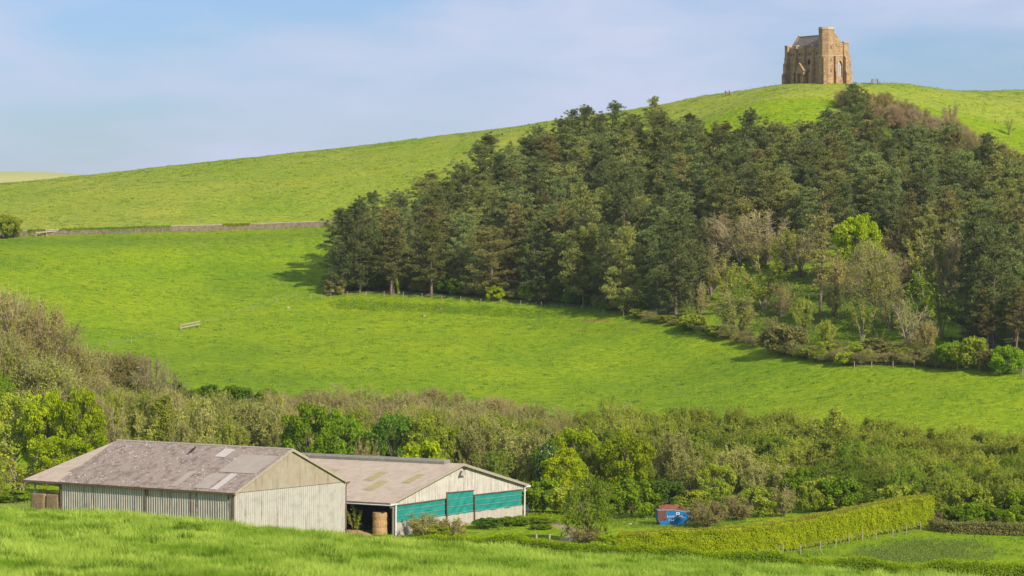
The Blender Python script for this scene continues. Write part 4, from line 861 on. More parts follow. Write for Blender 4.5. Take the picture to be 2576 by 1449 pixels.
    # octagonal stair turret at the near corner
    m = MB(); cx, cy, r = 1.35, .9, 2.12; oc = [(cx + r * math.cos(R(22.5 + 45 * k)), cy + r * math.sin(R(22.5 + 45 * k))) for k in range(8)]
    m.prism([(x, y, -1) for x, y in oc], (0, 0, 14.9)); tu = part('stair_turret', m)
    m = MB(); m.prism([(cx + (x - cx) * 1.06, cy + (y - cy) * 1.06, 13.9) for x, y in oc], (0, 0, .18)); m.prism([(cx + (x - cx) * 1.02, cy + (y - cy) * 1.02, 14.08) for x, y in oc], (0, 0, .42)); part('turret_cap', m, M['cap'], par=tu)
    m = MB(); m.prism([(cx + (x - cx) * 1.03, cy + (y - cy) * 1.03, 6.95) for x, y in oc], (0, 0, .2)); m.prism([(cx + (x - cx) * 1.025, cy + (y - cy) * 1.025, 10.15) for x, y in oc], (0, 0, .14)); part('string_course', m, M['cap'], par=tu)
    m = MB(); m.tube([(2.4, .8, 14.4), (2.4, .8, 15.9)], .03, 4); m.box((2.3, .78, 15.5), (2.55, .82, 15.7)); part('weather_vane', m, M['steel'], par=tu)
    fa = r * math.cos(R(22.5))
    for z in (2.6, 5.4, 8.7): m = MB(); m.box((cx - .13, cy - fa - .03, z), (cx + .13, cy - fa + .1, z + .95)); part('slit_window', m, M['opening'], par=tu)
    # side: drain-hole pairs, dark upper window, gabled porch
    for y in (2.9, 6.5, 10.2, 13.9):
        for dy in (-.5, .5): m = MB(); m.box((-.04, y + dy - .19, 7.5), (.1, y + dy + .19, 8.0)); part('drain_hole', m, M['opening'])
    m = MB(); m.prism([(-.05, y, z) for y, z in arch(6.6, 4.9, 6.4, .5)], (.12, 0, 0)); part('side_window', m, M['opening'])
    pr = MB(); y0, y1, px = 8.8 - 2.1, 8.8 + 1.2, -1.9; ym = (y0 + y1) / 2
    pr.box((px, y0, -1), (0, y0 + .6, 3.2)); pr.box((px, y1 - .6, -1), (0, y1, 3.2)); pr.prism([(px, y0, 3.2), (px, y1, 3.2), (px, ym, 5.0)], (.5, 0, 0)); pr.box((px, y0 + .6, 2.5), (px + .5, y1 - .6, 3.2))
    pc = part('porch', pr)
    m = MB(); e = .3
    for ya, yb in ((y0 - e, ym), (y1 + e, ym)): m.prism([(px - .15, ya, 3.05), (px - .15, yb, 5.15), (px - .15, yb, 5.4), (px - .15, ya, 3.3)], (2.05, 0, 0))
    part('porch_roof', m, M['stone'], par=pc); m = MB(); m.box((-.06, y0 + .9, -.5), (0.02, y1 - .9, 2.4)); part('door', m, M['opening'], par=pc)
    return b
chapel()

# ---------------------------------------------------------------- skip
M['blue'] = simple('blue_paint', [(.3, (.004, .13, .38)), (.7, (.010, .20, .48))], 1.5, .45, spots=(1.6, .68, (.16, .05, .03), None))
M['rust'] = simple('rusty_steel', [(.3, (.10, .045, .035)), (.7, (.20, .085, .06))], 3, .85)
M['rustlid'] = simple('rusty_lid', [(.3, (.20, .065, .04)), (.7, (.30, .11, .07))], 2, .7)
M['white'] = simple('white_lettering', [(.3, (.7, .78, .85)), (.7, (.8, .85, .9))], 2, .6)
M['mint'] = simple('mint_plastic', [(.3, (.2, .6, .45)), (.7, (.4, .75, .6))], 5, .5)
M['greymetal'] = simple('scraped_rim', [(.3, (.22, .22, .21)), (.7, (.32, .30, .28))], 3, .6, metal=.3)
def skip():
    p = hit(1692, 1322); b = empty('skip', p, R(8), label='blue enclosed rubbish skip with rusty lid among bramble and low grass', cat='skip')
    # local: x along the side, y away from the camera; profile of the side
    Wd = 1.9; pf = [(-1.75, 0), (1.35, 0), (2.45, 1.15), (2.5, 1.72), (1.2, 1.95), (-.2, 2.15), (-2.2, 2.15), (-2.2, .85)]
    m = MB(); m.prism([(x, -Wd / 2, z) for x, z in pf], (0, Wd, 0)); bd = m.build('body', M['blue'], b)
    m = MB(); m.box((-2.21, -Wd / 2 - .03, .75), (-1.05, -Wd / 2 - .002, 2.05)); m.build('side_panel', M['rust'], b)['label'] = 'dark rusty panel'  # dark brown panel at the left end of the side
    m = MB(); m.prism([(-2.26, -Wd / 2 - .05, 2.1), (-.2, -Wd / 2 - .05, 2.1), (1.2, -Wd / 2 - .05, 1.9), (2.55, -Wd / 2 - .05, 1.66), (2.55, -Wd / 2 - .05, 1.76), (1.2, -Wd / 2 - .05, 2.02), (-.2, -Wd / 2 - .05, 2.24), (-2.26, -Wd / 2 - .05, 2.24)], (0, Wd + .1, 0)); m.build('rim', M['greymetal'], b)
    m = MB(); m.box((-1.0, -Wd / 2 - .07, 1.05), (1.6, -Wd / 2 - .002, 1.17)); m.build('rib', M['greymetal'], b)
    m = MB(); m.prism([(-1.75, -.75, 2.26), (.35, -.85, 2.22), (1.0, .3, 2.62), (-.9, .5, 2.75)], (0, .05, .07)); m.prism([(-1.9, -.1, 2.25), (-.2, -.1, 2.25), (-.2, .9, 2.25), (-1.9, .9, 2.25)], (0, 0, .4)); m.build('lid', M['rustlid'], b)
    m = MB(); m.prism([(.6, .2, 1.9), (2.3, .2, 1.7), (2.3, .85, 1.7), (.6, .85, 1.9)], (0, 0, .45)); m.build('lid', M['rust'], b)['label'] = 'brown folded-back lid'
    for s, z, size, x in (('C44', .62, .42, -.75), ('& Larson Limited', 1.24, .27, -.95)):
        c = bpy.data.curves.new('lettering', 'FONT'); c.body = s; c.size = size; c.extrude = .004; c.space_character = 1.15; c.materials.append(M['white'])
        t0 = bpy.data.objects.new('lettering_curve', c); C.objects.link(t0); me = bpy.data.meshes.new_from_object(t0); me.name = 'lettering'; bpy.data.objects.remove(t0)
        t = bpy.data.objects.new('lettering', me); C.objects.link(t); t.parent = b; t.location = (x, -Wd / 2 - .012, z); t.rotation_euler = (R(90), 0, 0)
    m = MB()
    for a, c in (((.35, 1.50), (.75, 1.57)), ((.35, 1.78), (.75, 1.72))): m.box((a[0], -Wd / 2 - .012, a[1]), (c[0], -Wd / 2 - .002, a[1] + .07))
    m.box((.33, -Wd / 2 - .011, 1.5), (.42, -Wd / 2 - .001, 1.83)); m.box((.68, -Wd / 2 - .0115, 1.5), (.77, -Wd / 2 - .0015, 1.83)); m.build('emblem', M['white'], b)
    r = random.Random(3); sk = b.matrix_basis
    m = MB()
    for k in range(9): c = Vector((2.0 + r.uniform(-.35, .45), r.uniform(-.5, .2), 1.82 + r.uniform(0, .16))); m.prism([c + Vector((r.uniform(-.2, .2), r.uniform(-.2, .2), r.uniform(-.06, .1))) for _ in range(4)], (.02, .02, .03))
    o = m.build('plastic_sacks', M['mint']); o.matrix_basis = sk; tag(o, 'mint green and white plastic rubbish lying on the right end of the blue skip', 'rubbish')
    return b
skip()
def litter(u, v, s, mat, label, seed):
    r = random.Random(seed); p = hit(u, v); m = MB()
    for k in range(4):
        c = Vector((r.uniform(-.5, .5) * s, r.uniform(-.3, .3) * s, r.uniform(.05, .25) * s)); m.prism([c + Vector((math.cos(g) * s * r.uniform(.25, .5), math.sin(g) * s * r.uniform(.2, .4), r.uniform(-.12, .3) * s)) for g in (0, 1.2, 2.4, 3.6, 5)], (0, .03, .12 * s))
    o = m.build('litter', mat); o.location = p; tag(o, label, 'rubbish')
litter(1356, 1334, .35, M['white'], 'small white scrap lying in the grass just left of the track', 2)
litter(1585, 1321, .35, M['white'], 'white plastic scrap lying left of the skip on short grass', 3)
litter(1579, 1306, .28, M['white'], 'tiny pale scrap in the grass nearer the bramble, left of the skip', 4)
litter(1625, 1308, .4, M['mint'], 'green and white sheet of rubbish by the skip\'s shaded left end', 5)
litter(1556, 1296, .55, M['trim'], 'pale brown board lying under the bushes left of the skip', 6)
def sack():
    p = hit(1327, 1288); m = MB(); r = random.Random(4)
    m.prism([(-.95, 0, 1.45), (-.5, 0, 1.1), (-.1, .1, .55), (.05, .1, .2), (.55, 0, .45), (.85, .05, 1.2), (.5, 0, 1.5), (.35, .1, .95), (0, .1, 1.15)], (0, .35, 0)); m.prism([(-.6, -.1, .2), (.1, -.1, 0), (.6, -.1, .3), (.1, -.1, .75)], (0, .4, .05))
    o = m.build('torn_sack', M['white']); o.location = p; o.scale = (.75, .75, .75); tag(o, 'crumpled white sack caught in bushes right of the netted barn', 'sack')
sack()

# ---------------------------------------------------------------- fences, gates, wall
def fence(px, label, ht=1.15, r=.055, wires=3, y0=300, group=None, mat='stick', name='fence', fixedY=None):
    pts = [hit(u, v, y0) for u, v in px]; o0 = pts[0]; e = empty(name, o0, label=label, cat='fence', group=group); rr = random.Random(len(px))
    pm = MB(); pm.tube([(0, 0, -.5), (0, 0, ht)], [r, r], 6); pme = pm.mesh('post'); pme.materials.append(M[mat])
    for p in pts:
        q = link('post', pme, None, e); q.location = p - o0; q.rotation_euler = (rr.uniform(-.06, .06), rr.uniform(-.06, .06), 0)
    for k in range(wires):
        z = ht * (.35 + .28 * k); w_ = MB()
        for a, c in zip(pts, pts[1:]): w_.tube([a - o0 + Vector((0, 0, z)), c - o0 + Vector((0, 0, z))], .012, 3)
        w_.build('wire', M['wire'], e)
    return pts
zA = lambda x, y: (.6708 * x / 1.9815, .6708 * (600 + y / 1.9815))
zB = lambda x, y: (.6708 * (1150 + x / 2.0608), .6708 * (1000 + y / 2.0608))
zC = lambda x, y: (.6708 * (2300 + x / 1.6727), .6708 * (700 + y / 1.6727))
zD = lambda x, y: (.6708 * (2900 + x / 2.587), .6708 * (1600 + y / 2.587))
zE = lambda x, y: (.6708 * (1900 + x / 4.293), .6708 * (1880 + y / 4.293))
zT = lambda x, y: (.6708 * (2700 + x / 6.44), .6708 * (310 + y / 6.44))
fence([zA(650, 1415), zA(805, 1395), zA(977, 1372), zA(1165, 1325)], 'wire fence of thin posts running down left from the wooden rails', 1.35)
fence([zA(1527, 1228), zA(1693, 1175), zA(1878, 1130), zA(2055, 1065), zA(2205, 1032)], 'wire fence climbing from the rails to the corner of the pine wood', 1.35)
fence([zB(35, 262), zB(118, 258), zB(187, 248), zB(313, 236), zB(461, 233), zB(600, 238), zB(745, 243), zB(890, 248), zB(1045, 262), zB(1190, 275), zB(1346, 292), zB(1502, 298), zB(1655, 311), zB(1812, 320), zB(1970, 331), zB(2126, 348), zB(2290, 372), zB(2450, 390)], 'post and wire fence along the foot of the pine wood', 1.25)
fence([zC(1513, 1147), zC(1620, 1139), zC(1755, 1139), zC(1888, 1139), zC(2023, 1145), zC(2160, 1155), zC(2295, 1166), zC(2430, 1180), zC(2570, 1192)], 'netted wire fence below the bushes at the wood\'s right corner', 1.3, .07)
fence([zD(-140, 1290), zD(95, 1237), zD(265, 1233), zD(457, 1200), zD(605, 1173), zD(735, 1140), zD(862, 1100), zD(1000, 1095), zD(1157, 1083), zD(1292, 1048), zD(1432, 1006)], 'wooden post and wire fence in front of the tall clipped hedge', 1.15, .055)
fence([zE(75, 690), zE(487, 700), zE(693, 695), zE(878, 672)], 'short row of stout posts beside the bend of the dirt track', 1.35, .13, 1)
fence([zA(715, 558), zA(1008, 548), zA(1207, 541), zA(1428, 542), zA(1729, 542), zA(2054, 524), zA(2363, 513)], 'sparse grey posts standing just below the dry stone wall', 1.1)
fence([zT(300, 330), zT(717, 216), zT(1110, 185), zT(1300, 190), zT(1545, 188), zT(1700, 192), zT(1910, 195), zT(2085, 190), zT(2255, 205), zT(2485, 170)], 'thin wire fence crossing the turf below the chapel', 1.25, .05)
zG = lambda x, y: (.6708 * (3200 + x / 9.2), .6708 * (280 + y / 9.2))
fence([(2203, 213.5), (2226, 214), (2246, 215), (2258, 218)], 'three or four dark posts on the skyline right of the hilltop gate', 1.3, .06, 2, 800)
def rails(u0, v0, u1, v1, n, label, ht=1.2, y0=300, nr=2, mat='stick', thick=.13):
    a, c = hit(u0, v0, y0), hit(u1, v1, y0); e = empty('rail_fence', a, label=label, cat='fence')
    for k in range(n):
        p = (c - a) * k / (n - 1); z = gz(a.x + p.x, a.y + p.y) - a.z; m = MB(); m.box((p.x - .08, p.y - .08, z - .5), (p.x + .08, p.y + .08, z + ht * (1.25 if k in (0, n - 1) else 1))); m.build('post', M[mat], e)
    d = c - a; dn = Vector((d.x, d.y, 0)).normalized(); sd_ = Vector((-dn.y, dn.x, 0)) * -.1
    for k in range(nr):
        z = ht * (.45 + .5 * k) if nr > 1 else ht * .9; q0 = Vector((0, 0, z)) + sd_; q1 = Vector((d.x, d.y, gz(c.x, c.y) - a.z + z)) + sd_
        m = MB(); m.prism([q0 - Vector((0, 0, thick)), q0 + Vector((0, 0, thick)), q1 + Vector((0, 0, thick)), q1 - Vector((0, 0, thick))], sd_ * .5); m.build('rail', M[mat], e)
rails(455, 832, 502, 823, 4, 'short length of pale wooden rails where two wire fences meet')
rails(91, 596, 143, 593, 3, 'single pale rail across the gap in the stone wall', 1.15, nr=1)
def kissing_gate(u, v, wd, ht, label, braces, y0):
    p = hit(u, v, y0); e = empty('gate', p, label=label, cat='gate')
    for s in (-1, 1): m = MB(); m.box((s * wd / 2 - .13, -.13, -.5), (s * wd / 2 + .13, .13, ht)); m.build('gate_post', M['gutter'], e)
    for k in range(4): m = MB(); m.box((-wd / 2 + .13, -.03, ht * (.2 + .22 * k)), (wd / 2 - .13, .03, ht * (.2 + .22 * k) + .09)); m.build('bar', M['gutter'], e)
    if braces:
        for s in (-1, 1): m = MB(); m.tube([(s * (wd / 2 + .1), 0, ht * .65), (s * (wd / 2 + 1.0), 0, -.1)], .05, 5); m.build('brace', M['gutter'], e)
kissing_gate(zG(745, 300)[0], 213, 1.5, 1.55, 'dark wooden gate with braces on the skyline right of the chapel', True, 800)
kissing_gate(*zT(182, 322), 1.1, 1.4, 'small gate on the skyline at the left foot of the chapel knoll', False, 800)
def stone_wall():
    top = [(0, 579), (100, 574), (210, 572), (420, 566.6), (620, 559), (833, 552)]; base = [(-30, 600), (30, 596), (341, 586), (586, 579), (833, 571)]
    us = np.arange(-30, 850, 3.3); rng = np.random.default_rng(2); e = None; pts = []
    for u in us:
        v = np.interp(u, [b[0] for b in base], [b[1] for b in base]); pts.append(hit(float(u), float(v)))
    X = np.array([[p.x, p.y] for p in pts]); k = 15; X = np.stack([np.convolve(np.pad(X[:, j], k // 2, mode='edge'), np.ones(k) / k, 'valid') for j in (0, 1)], 1)
    # resample, build coursed stones
    d = np.r_[0, np.cumsum(np.linalg.norm(np.diff(X, axis=0), axis=1))]; T = d[-1]; e = empty('dry_stone_wall', (X[0, 0], X[0, 1], gz(X[0, 0], X[0, 1])), label='long dry stone wall of pale field stones crossing the hillside', cat='wall')
    o0 = np.array(e.location); body = MB(); cope = MB(); Hh = 1.5
    def at_(s): x, y = np.interp(s, d, X[:, 0]), np.interp(s, d, X[:, 1]); return x, y, gz(float(x), float(y))
    for j in range(6):
        s = rng.uniform(0, .3)
        while s < T - .5:
            L_ = rng.uniform(.3, .62); x0, y0, z0 = at_(s); x1, y1, z1 = at_(s + L_ - .02); h0 = j * .24 - .15 + rng.normal() * .012; h1 = h0 + .225
            t = Vector((x1 - x0, y1 - y0, 0)).normalized(); nn = Vector((t.y, -t.x, 0)); dep = .26 + rng.uniform(-.04, .06)
            q = [Vector((x0 - o0[0], y0 - o0[1], z0 - o0[2] + h0)), Vector((x1 - o0[0], y1 - o0[1], z1 - o0[2] + h0)), Vector((x1 - o0[0], y1 - o0[1], z1 - o0[2] + h1)), Vector((x0 - o0[0], y0 - o0[1], z0 - o0[2] + h1))]
            body.prism([p + nn * dep for p in q], nn * -2 * dep); s += L_
    s = 0
    while s < T - .5:
        L_ = rng.uniform(.18, .4); x0, y0, z0 = at_(s); x1, y1, z1 = at_(s + L_ - .03); t = Vector((x1 - x0, y1 - y0, 0)).normalized(); nn = Vector((t.y, -t.x, 0)); h = rng.uniform(.12, .3)
        q = [Vector((x0 - o0[0], y0 - o0[1], z0 - o0[2] + 1.28)), Vector((x1 - o0[0], y1 - o0[1], z1 - o0[2] + 1.28)), Vector((x1 - o0[0], y1 - o0[1], z1 - o0[2] + 1.28 + h)), Vector((x0 - o0[0], y0 - o0[1], z0 - o0[2] + 1.28 + h * .9))]
        cope.prism([p + nn * .3 for p in q], nn * -.6); s += L_
    body.build('stonework', M['fieldstone'], e); cope.build('coping', M['fieldcap'], e)
    # ivy creeping over it
    for (ua, ub, dens, lab) in ((70, 115, 60, 'ivy clump on the wall beside the rail gap'), (150, 430, 46, 'long mat of bright ivy along the left part of the stone wall'), (560, 630, 60, 'ivy patch hanging over the middle of the stone wall')):
        s0, s1 = np.interp([ua, ub], us, d); n = int((s1 - s0) * dens * 3); ss = rng.uniform(s0, s1, n); x = np.interp(ss, d, X[:, 0]); y = np.interp(ss, d, X[:, 1])
        hgt = 1.55 - np.abs(rng.normal(size=n)) * (.18 + .35 * vnoise(ss / 3, ss * 0, 4)); side = np.where(rng.random(n) < .7, -1, .2)
        pos = np.stack([x, y + side * rng.uniform(.25, .42, n), gz(x, y) + hgt], 1); sz = rng.uniform(.08, .16, n)
        V = cards(rng, pos, norm(rng.normal(size=(n, 3)) + np.array([0, -.8, .6])), sz, sz * .7); o = link('ivy', npmesh('ivy', V, 4, rng.random(n)), M['maple'] if ua > 500 else M['green']); tag(o, lab, 'ivy', 'ivy growing on the stone wall')
M['fieldstone'] = simple('field_stone', [(.3, (.13, .10, .07)), (.5, (.24, .19, .135)), (.7, (.35, .28, .20))], 2.2, .95, .5)
M['fieldcap'] = simple('sunlit_cope_stone', [(.3, (.36, .31, .23)), (.7, (.50, .44, .34))], 2.2, .95, .5)  # coping and loose stones, paler in tone than the wall stones
stone_wall()
def drape(name, pts, width, mat, lift=.05, seed=1, ragged=.25):
    """a strip of bare earth lying on the land"""
    P_ = [hit(u, v) for u, v in pts]; X = np.array([[p.x, p.y] for p in P_]); d = np.r_[0, np.cumsum(np.linalg.norm(np.diff(X, axis=0), axis=1))]; n = max(8, int(d[-1] / .5)); s = np.linspace(0, d[-1], n)
    C_ = np.stack([np.interp(s, d, X[:, 0]), np.interp(s, d, X[:, 1])], 1); C_ = np.stack([np.convolve(np.pad(C_[:, j], 6, mode='edge'), np.ones(13) / 13, 'valid') for j in (0, 1)], 1); t = norm(np.gradient(C_, axis=0)); nn = np.stack([-t[:, 1], t[:, 0]], 1)
    m = MB(); K = 7; wv = width / 2 * (1 + ragged * 2 * (fbm(s / 2, s * 0, seed) - .5))
    taper = np.minimum(1, np.minimum(s, s[-1] - s) / (width * .7) + .05) if ragged > .3 else np.ones(n)
    for i in range(n):
        for k in range(K):
            q = C_[i] + nn[i] * wv[i] * taper[i] * (k / (K - 1) * 2 - 1); m.v.append((q[0], q[1], gz(float(q[0]), float(q[1])) + (lift if 0 < k < K - 1 else -.03)))
    for i in range(n - 1):
        for k in range(K - 1): a = i * K + k; m.f.append((a, a + 1, a + K + 1, a + K))
    return tag(m.build(name, mat, None, True), kind='structure')
M['dirt'] = simple('dry_track', [(.3, (.25, .19, .10)), (.5, (.36, .28, .17)), (.75, (.30, .33, .08))], .8, .95, .4)
M['redsoil'] = simple('red_soil', [(.3, (.20, .075, .04)), (.7, (.34, .16, .09))], 2.5, .95, .6)
drape('dirt_track', [zE(260, 170), zE(500, 300), zE(720, 360), zE(950, 410), zE(1060, 500), zE(1060, 610), zE(900, 660), zE(700, 680), zE(430, 668), (1250, 1372)], 2.2, M['dirt'])
drape('yard_track', [(-40, 1272), (40, 1271), (95, 1274)], 3.5, M['dirt'])
drape('soil_patch', [(1453, 809), (1500, 806), (1548, 806)], 1.2, M['redsoil'], .06, 2, .6)
drape('soil_patch', [(1402, 798), (1424, 799)], .8, M['redsoil'], .06, 3, .6)
drape('soil_patch', [(1585, 829), (1612, 832)], .8, M['redsoil'], .06, 4, .6)
drape('soil_patch', [(1945, 886), (1985, 890)], 1.0, M['redsoil'], .06, 5, .6)
for k, (u, v) in enumerate(((1109, 780), (1067, 552 + 245), (724, 776))):
    m = MB(); r = random.Random(k); p = hit(u, v); m.prism([(math.cos(g) * r.uniform(.25, .42), math.sin(g) * .3, 0) for g in (0, 1, 2, 3.1, 4.2, 5.2)], (.03, 0, .34)); o = m.build('field_stone', M['fieldcap']); o.location = p
    tag(o, ['pale stone lying in the field under the wood edge, middle one', 'small stone lower in the field below the wood edge', 'pale stone on the bank near the corner fence post'][k], 'stone')

# ---------------------------------------------------------------- hedges
def hedge(name, px, wid, ht, mat, topmat, label, dens=62, size=.11, wav=.15, seed=1, y0=300, pts=None, gap=0.0, cat='hedge', grow=0.0):
    """clipped hedge along a line on the ground: leafy skin over a stemmy core"""
    rng = np.random.default_rng(seed); Pp = pts or [hit(u, v, y0) for u, v in px]; X = np.array([[p[0], p[1]] for p in Pp]); d = np.r_[0, np.cumsum(np.linalg.norm(np.diff(X, axis=0), axis=1))]; T = d[-1]
    def place(s, off, h):
        x = np.interp(s, d, X[:, 0]); y = np.interp(s, d, X[:, 1]); x1 = np.interp(s + .5, d, X[:, 0]); y1 = np.interp(s + .5, d, X[:, 1]); x0 = np.interp(s - .5, d, X[:, 0]); y0_ = np.interp(s - .5, d, X[:, 1])
        t = norm(np.stack([x1 - x0, y1 - y0_], 1)); nn = np.stack([-t[:, 1], t[:, 0]], 1); q = np.stack([x, y], 1) + nn * off[:, None]
        return np.c_[q, gz(x, y) + h], nn
    W_ = lambda s: wid / 2 * (1 + wav * 2 * (fbm(s / 2.2, s * 0 + 3, seed) - .5)); H_ = lambda s: ht * (1 - grow + grow * np.clip(s / T, 0, 1)) * (1 + wav * 1.6 * (fbm(s / 3.1, s * 0 + 9, seed + 5) - .5))
    e = empty(name, (X[0, 0], X[0, 1], gz(float(X[0, 0]), float(X[0, 1]))), label=label, cat=cat); o0 = np.array(e.location)
    def skin(n, side):
        s = rng.uniform(0, T, n)
        if side == 0: a = rng.uniform(-1, 1, n); off = a * W_(s); h = H_(s) * (1 - .10 * np.abs(a) ** 3); nb = np.stack([a * 0, a * 0, a * 0 + 1], 1); p, nn = place(s, off, h)
        else:
            f = rng.uniform(.03, 1, n); off = side * W_(s) * (1.0 - .12 * f + .06 * (vnoise(s * 1.3, f * 4, seed + 2) - .5) * 4); h = H_(s) * f; p, nn = place(s, off, h); nb = np.c_[nn * side, np.full(n, .25)]
            if gap: keep = ~((f < gap) & (rng.random(n) < .85)); p, nb, s = p[keep], nb[keep], s[keep]
        p = p + rng.normal(size=p.shape) * (.09 if ht > 1.2 else .06); return p, nb, s
    A = []; Bn = []
    for sd_ in (1, -1): p, nb, _ = skin(int(T * ht * dens), sd_); A.append(p); Bn.append(nb)
    p, nb, _ = skin(int(T * wid * dens * .5), 0); A.append(p); Bn.append(nb)
    A = np.concatenate(A); Bn = np.concatenate(Bn); sz = size * rng.uniform(.6, 1.35, len(A)); V = cards(rng, A - o0, norm(Bn + .5 * rng.normal(size=A.shape) + np.array([.15, -.1, .2])), sz, sz * .66)
    link('foliage', npmesh('foliage', V, 4, np.clip(vnoise(A[:, 0] * .8, A[:, 2] * 1.5 + A[:, 1], 3) * .6 + rng.uniform(-.1, .5, len(A)), 0, 1)), M[mat], e)
    if topmat:
        p, nb, _ = skin(int(T * wid * dens * .9), 0); sz = size * rng.uniform(.5, 1.1, len(p)); p[:, 2] += .05
        link('new_growth', npmesh('new_growth', cards(rng, p - o0, norm(nb + .8 * rng.normal(size=p.shape)), sz, sz * .5), 4, rng.random(len(p))), M[topmat], e)
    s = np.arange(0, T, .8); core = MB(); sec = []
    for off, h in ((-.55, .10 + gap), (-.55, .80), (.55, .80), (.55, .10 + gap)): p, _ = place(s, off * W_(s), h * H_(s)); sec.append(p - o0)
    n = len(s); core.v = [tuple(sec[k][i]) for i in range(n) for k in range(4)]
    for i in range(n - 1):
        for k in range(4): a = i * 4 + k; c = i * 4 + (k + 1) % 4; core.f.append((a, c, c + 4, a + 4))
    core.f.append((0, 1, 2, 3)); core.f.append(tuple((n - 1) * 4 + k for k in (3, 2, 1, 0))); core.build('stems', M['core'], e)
    return e
hA = [zD(-1486, 1279), zD(-1200, 1275), zD(-946, 1268), zD(-560, 1258), zD(-100, 1238), zD(250, 1195), zD(600, 1140), zD(1000, 1060), zD(1300, 1010), zD(1500, 985)]
def shift(px, dy): return [Vector((p.x, p.y + dy, 0)) for p in (hit(u, v) for u, v in px)]
hedge('clipped_hedge', None, 2.8, 4.2, 'hedge', 'hedgetop', 'tall clipped yellow-green hedge running back from the roundish bush behind a wire fence', 230, .10, .08, 11, pts=shift(hA, 2.2), gap=.10, grow=.30)
def line(us, Y, dz=0): return [Vector(((u - 1288) / F * Yk, Yk, 0)) for u, Yk in zip(us, Y)]
hedge('low_hedge', None, 1.6, 2.4, 'green', 'hedge', 'long low hedge just over the brow of the nearest meadow', 200, .085, .35, 12, pts=line([960, 1150, 1400, 1650, 1900, 2150, 2400, 2680], [352, 348, 344, 342, 341, 340, 338, 336]))
hedge('bramble_hedge', None, 2.2, 1.5, 'bramble', None, 'low brown tangled hedge at the far end of the small right-hand field', 90, .10, .35, 13, pts=shift([zD(1560, 1010), zD(1750, 1040), zD(2100, 1055), zD(2500, 1072)], 1.2))

# ---------------------------------------------------------------- single trees and shrubs
rt = random.Random(77)
def tree(key, name, u, vtop, wpx, Y, label, group=None, vbase=None, cat='tree', rz=None):
    if vbase is not None: p = hit(u, vbase); Y = p.y
    p = at(u, Y); top = ray(u, vtop).z * Y; H = max(top - p.z, .6)
    return plant(key, name, p.x, p.y, H, wpx / F * Y, label, cat, group, rz if rz is not None else rt.uniform(0, 6.28))
G1 = 'trees in the belt behind the barns'; G2 = 'bare brown trees at the left edge'; G3 = 'trees in the olive green belt on the right'
for k, (u, vt, wp, Y, key, lab) in enumerate([
    (-30, 705, 220, 575, 'bud0:brownleaf', 'tallest brown budding tree, cut by the left edge of the picture'),
    (45, 738, 190, 568, 'bud1:brownleaf', 'tall brown budding tree second from the left edge on the slope'),
    (105, 782, 175, 564, 'bud2p:brownleaf', 'brown twiggy tree sloping down from the tallest one, third in the row'),
    (160, 825, 165, 560, 'bud3:brownleaf', 'brown twiggy tree on the falling outline of the left grove, fourth in the row'),
    (208, 862, 135, 562, 'bud1:brownleaf', 'bare grey-brown tree at the right end of the left grove'),
    (20, 850, 170, 552, 'bud2:olive', 'olive budding tree low in the left grove in front of the brown ones'),
    (110, 890, 180, 548, 'bud0:olive', 'olive-brown budding tree low in the middle of the left grove'),
    (-5, 930, 70, 540, 'maple0:green', 'small bright green crown low at the very left edge'),
    (175, 930, 160, 545, 'bud1:olive', 'olive-brown tree just above the bright maples'),
    (262, 890, 140, 566, 'bud3:brownleaf', 'brown open tree between the left grove and the pale bare tree'),
    (312, 880, 140, 566, 'bud0:brownleaf', 'pale-stemmed budding tree rising over the pasture edge'),
    (385, 872, 120, 562, 'bare0:None', 'pale bare tree with fanning branches against the pasture'),
    (430, 905, 80, 560, 'bare2:None', 'small bare tree right of the pale fanning one'),
    (250, 955, 130, 545, 'bud2:bramble', 'low bare bush-like tree behind the bright maples')]):
    tree(key, 'budding_tree', u, vt, wp, Y, lab, G2)
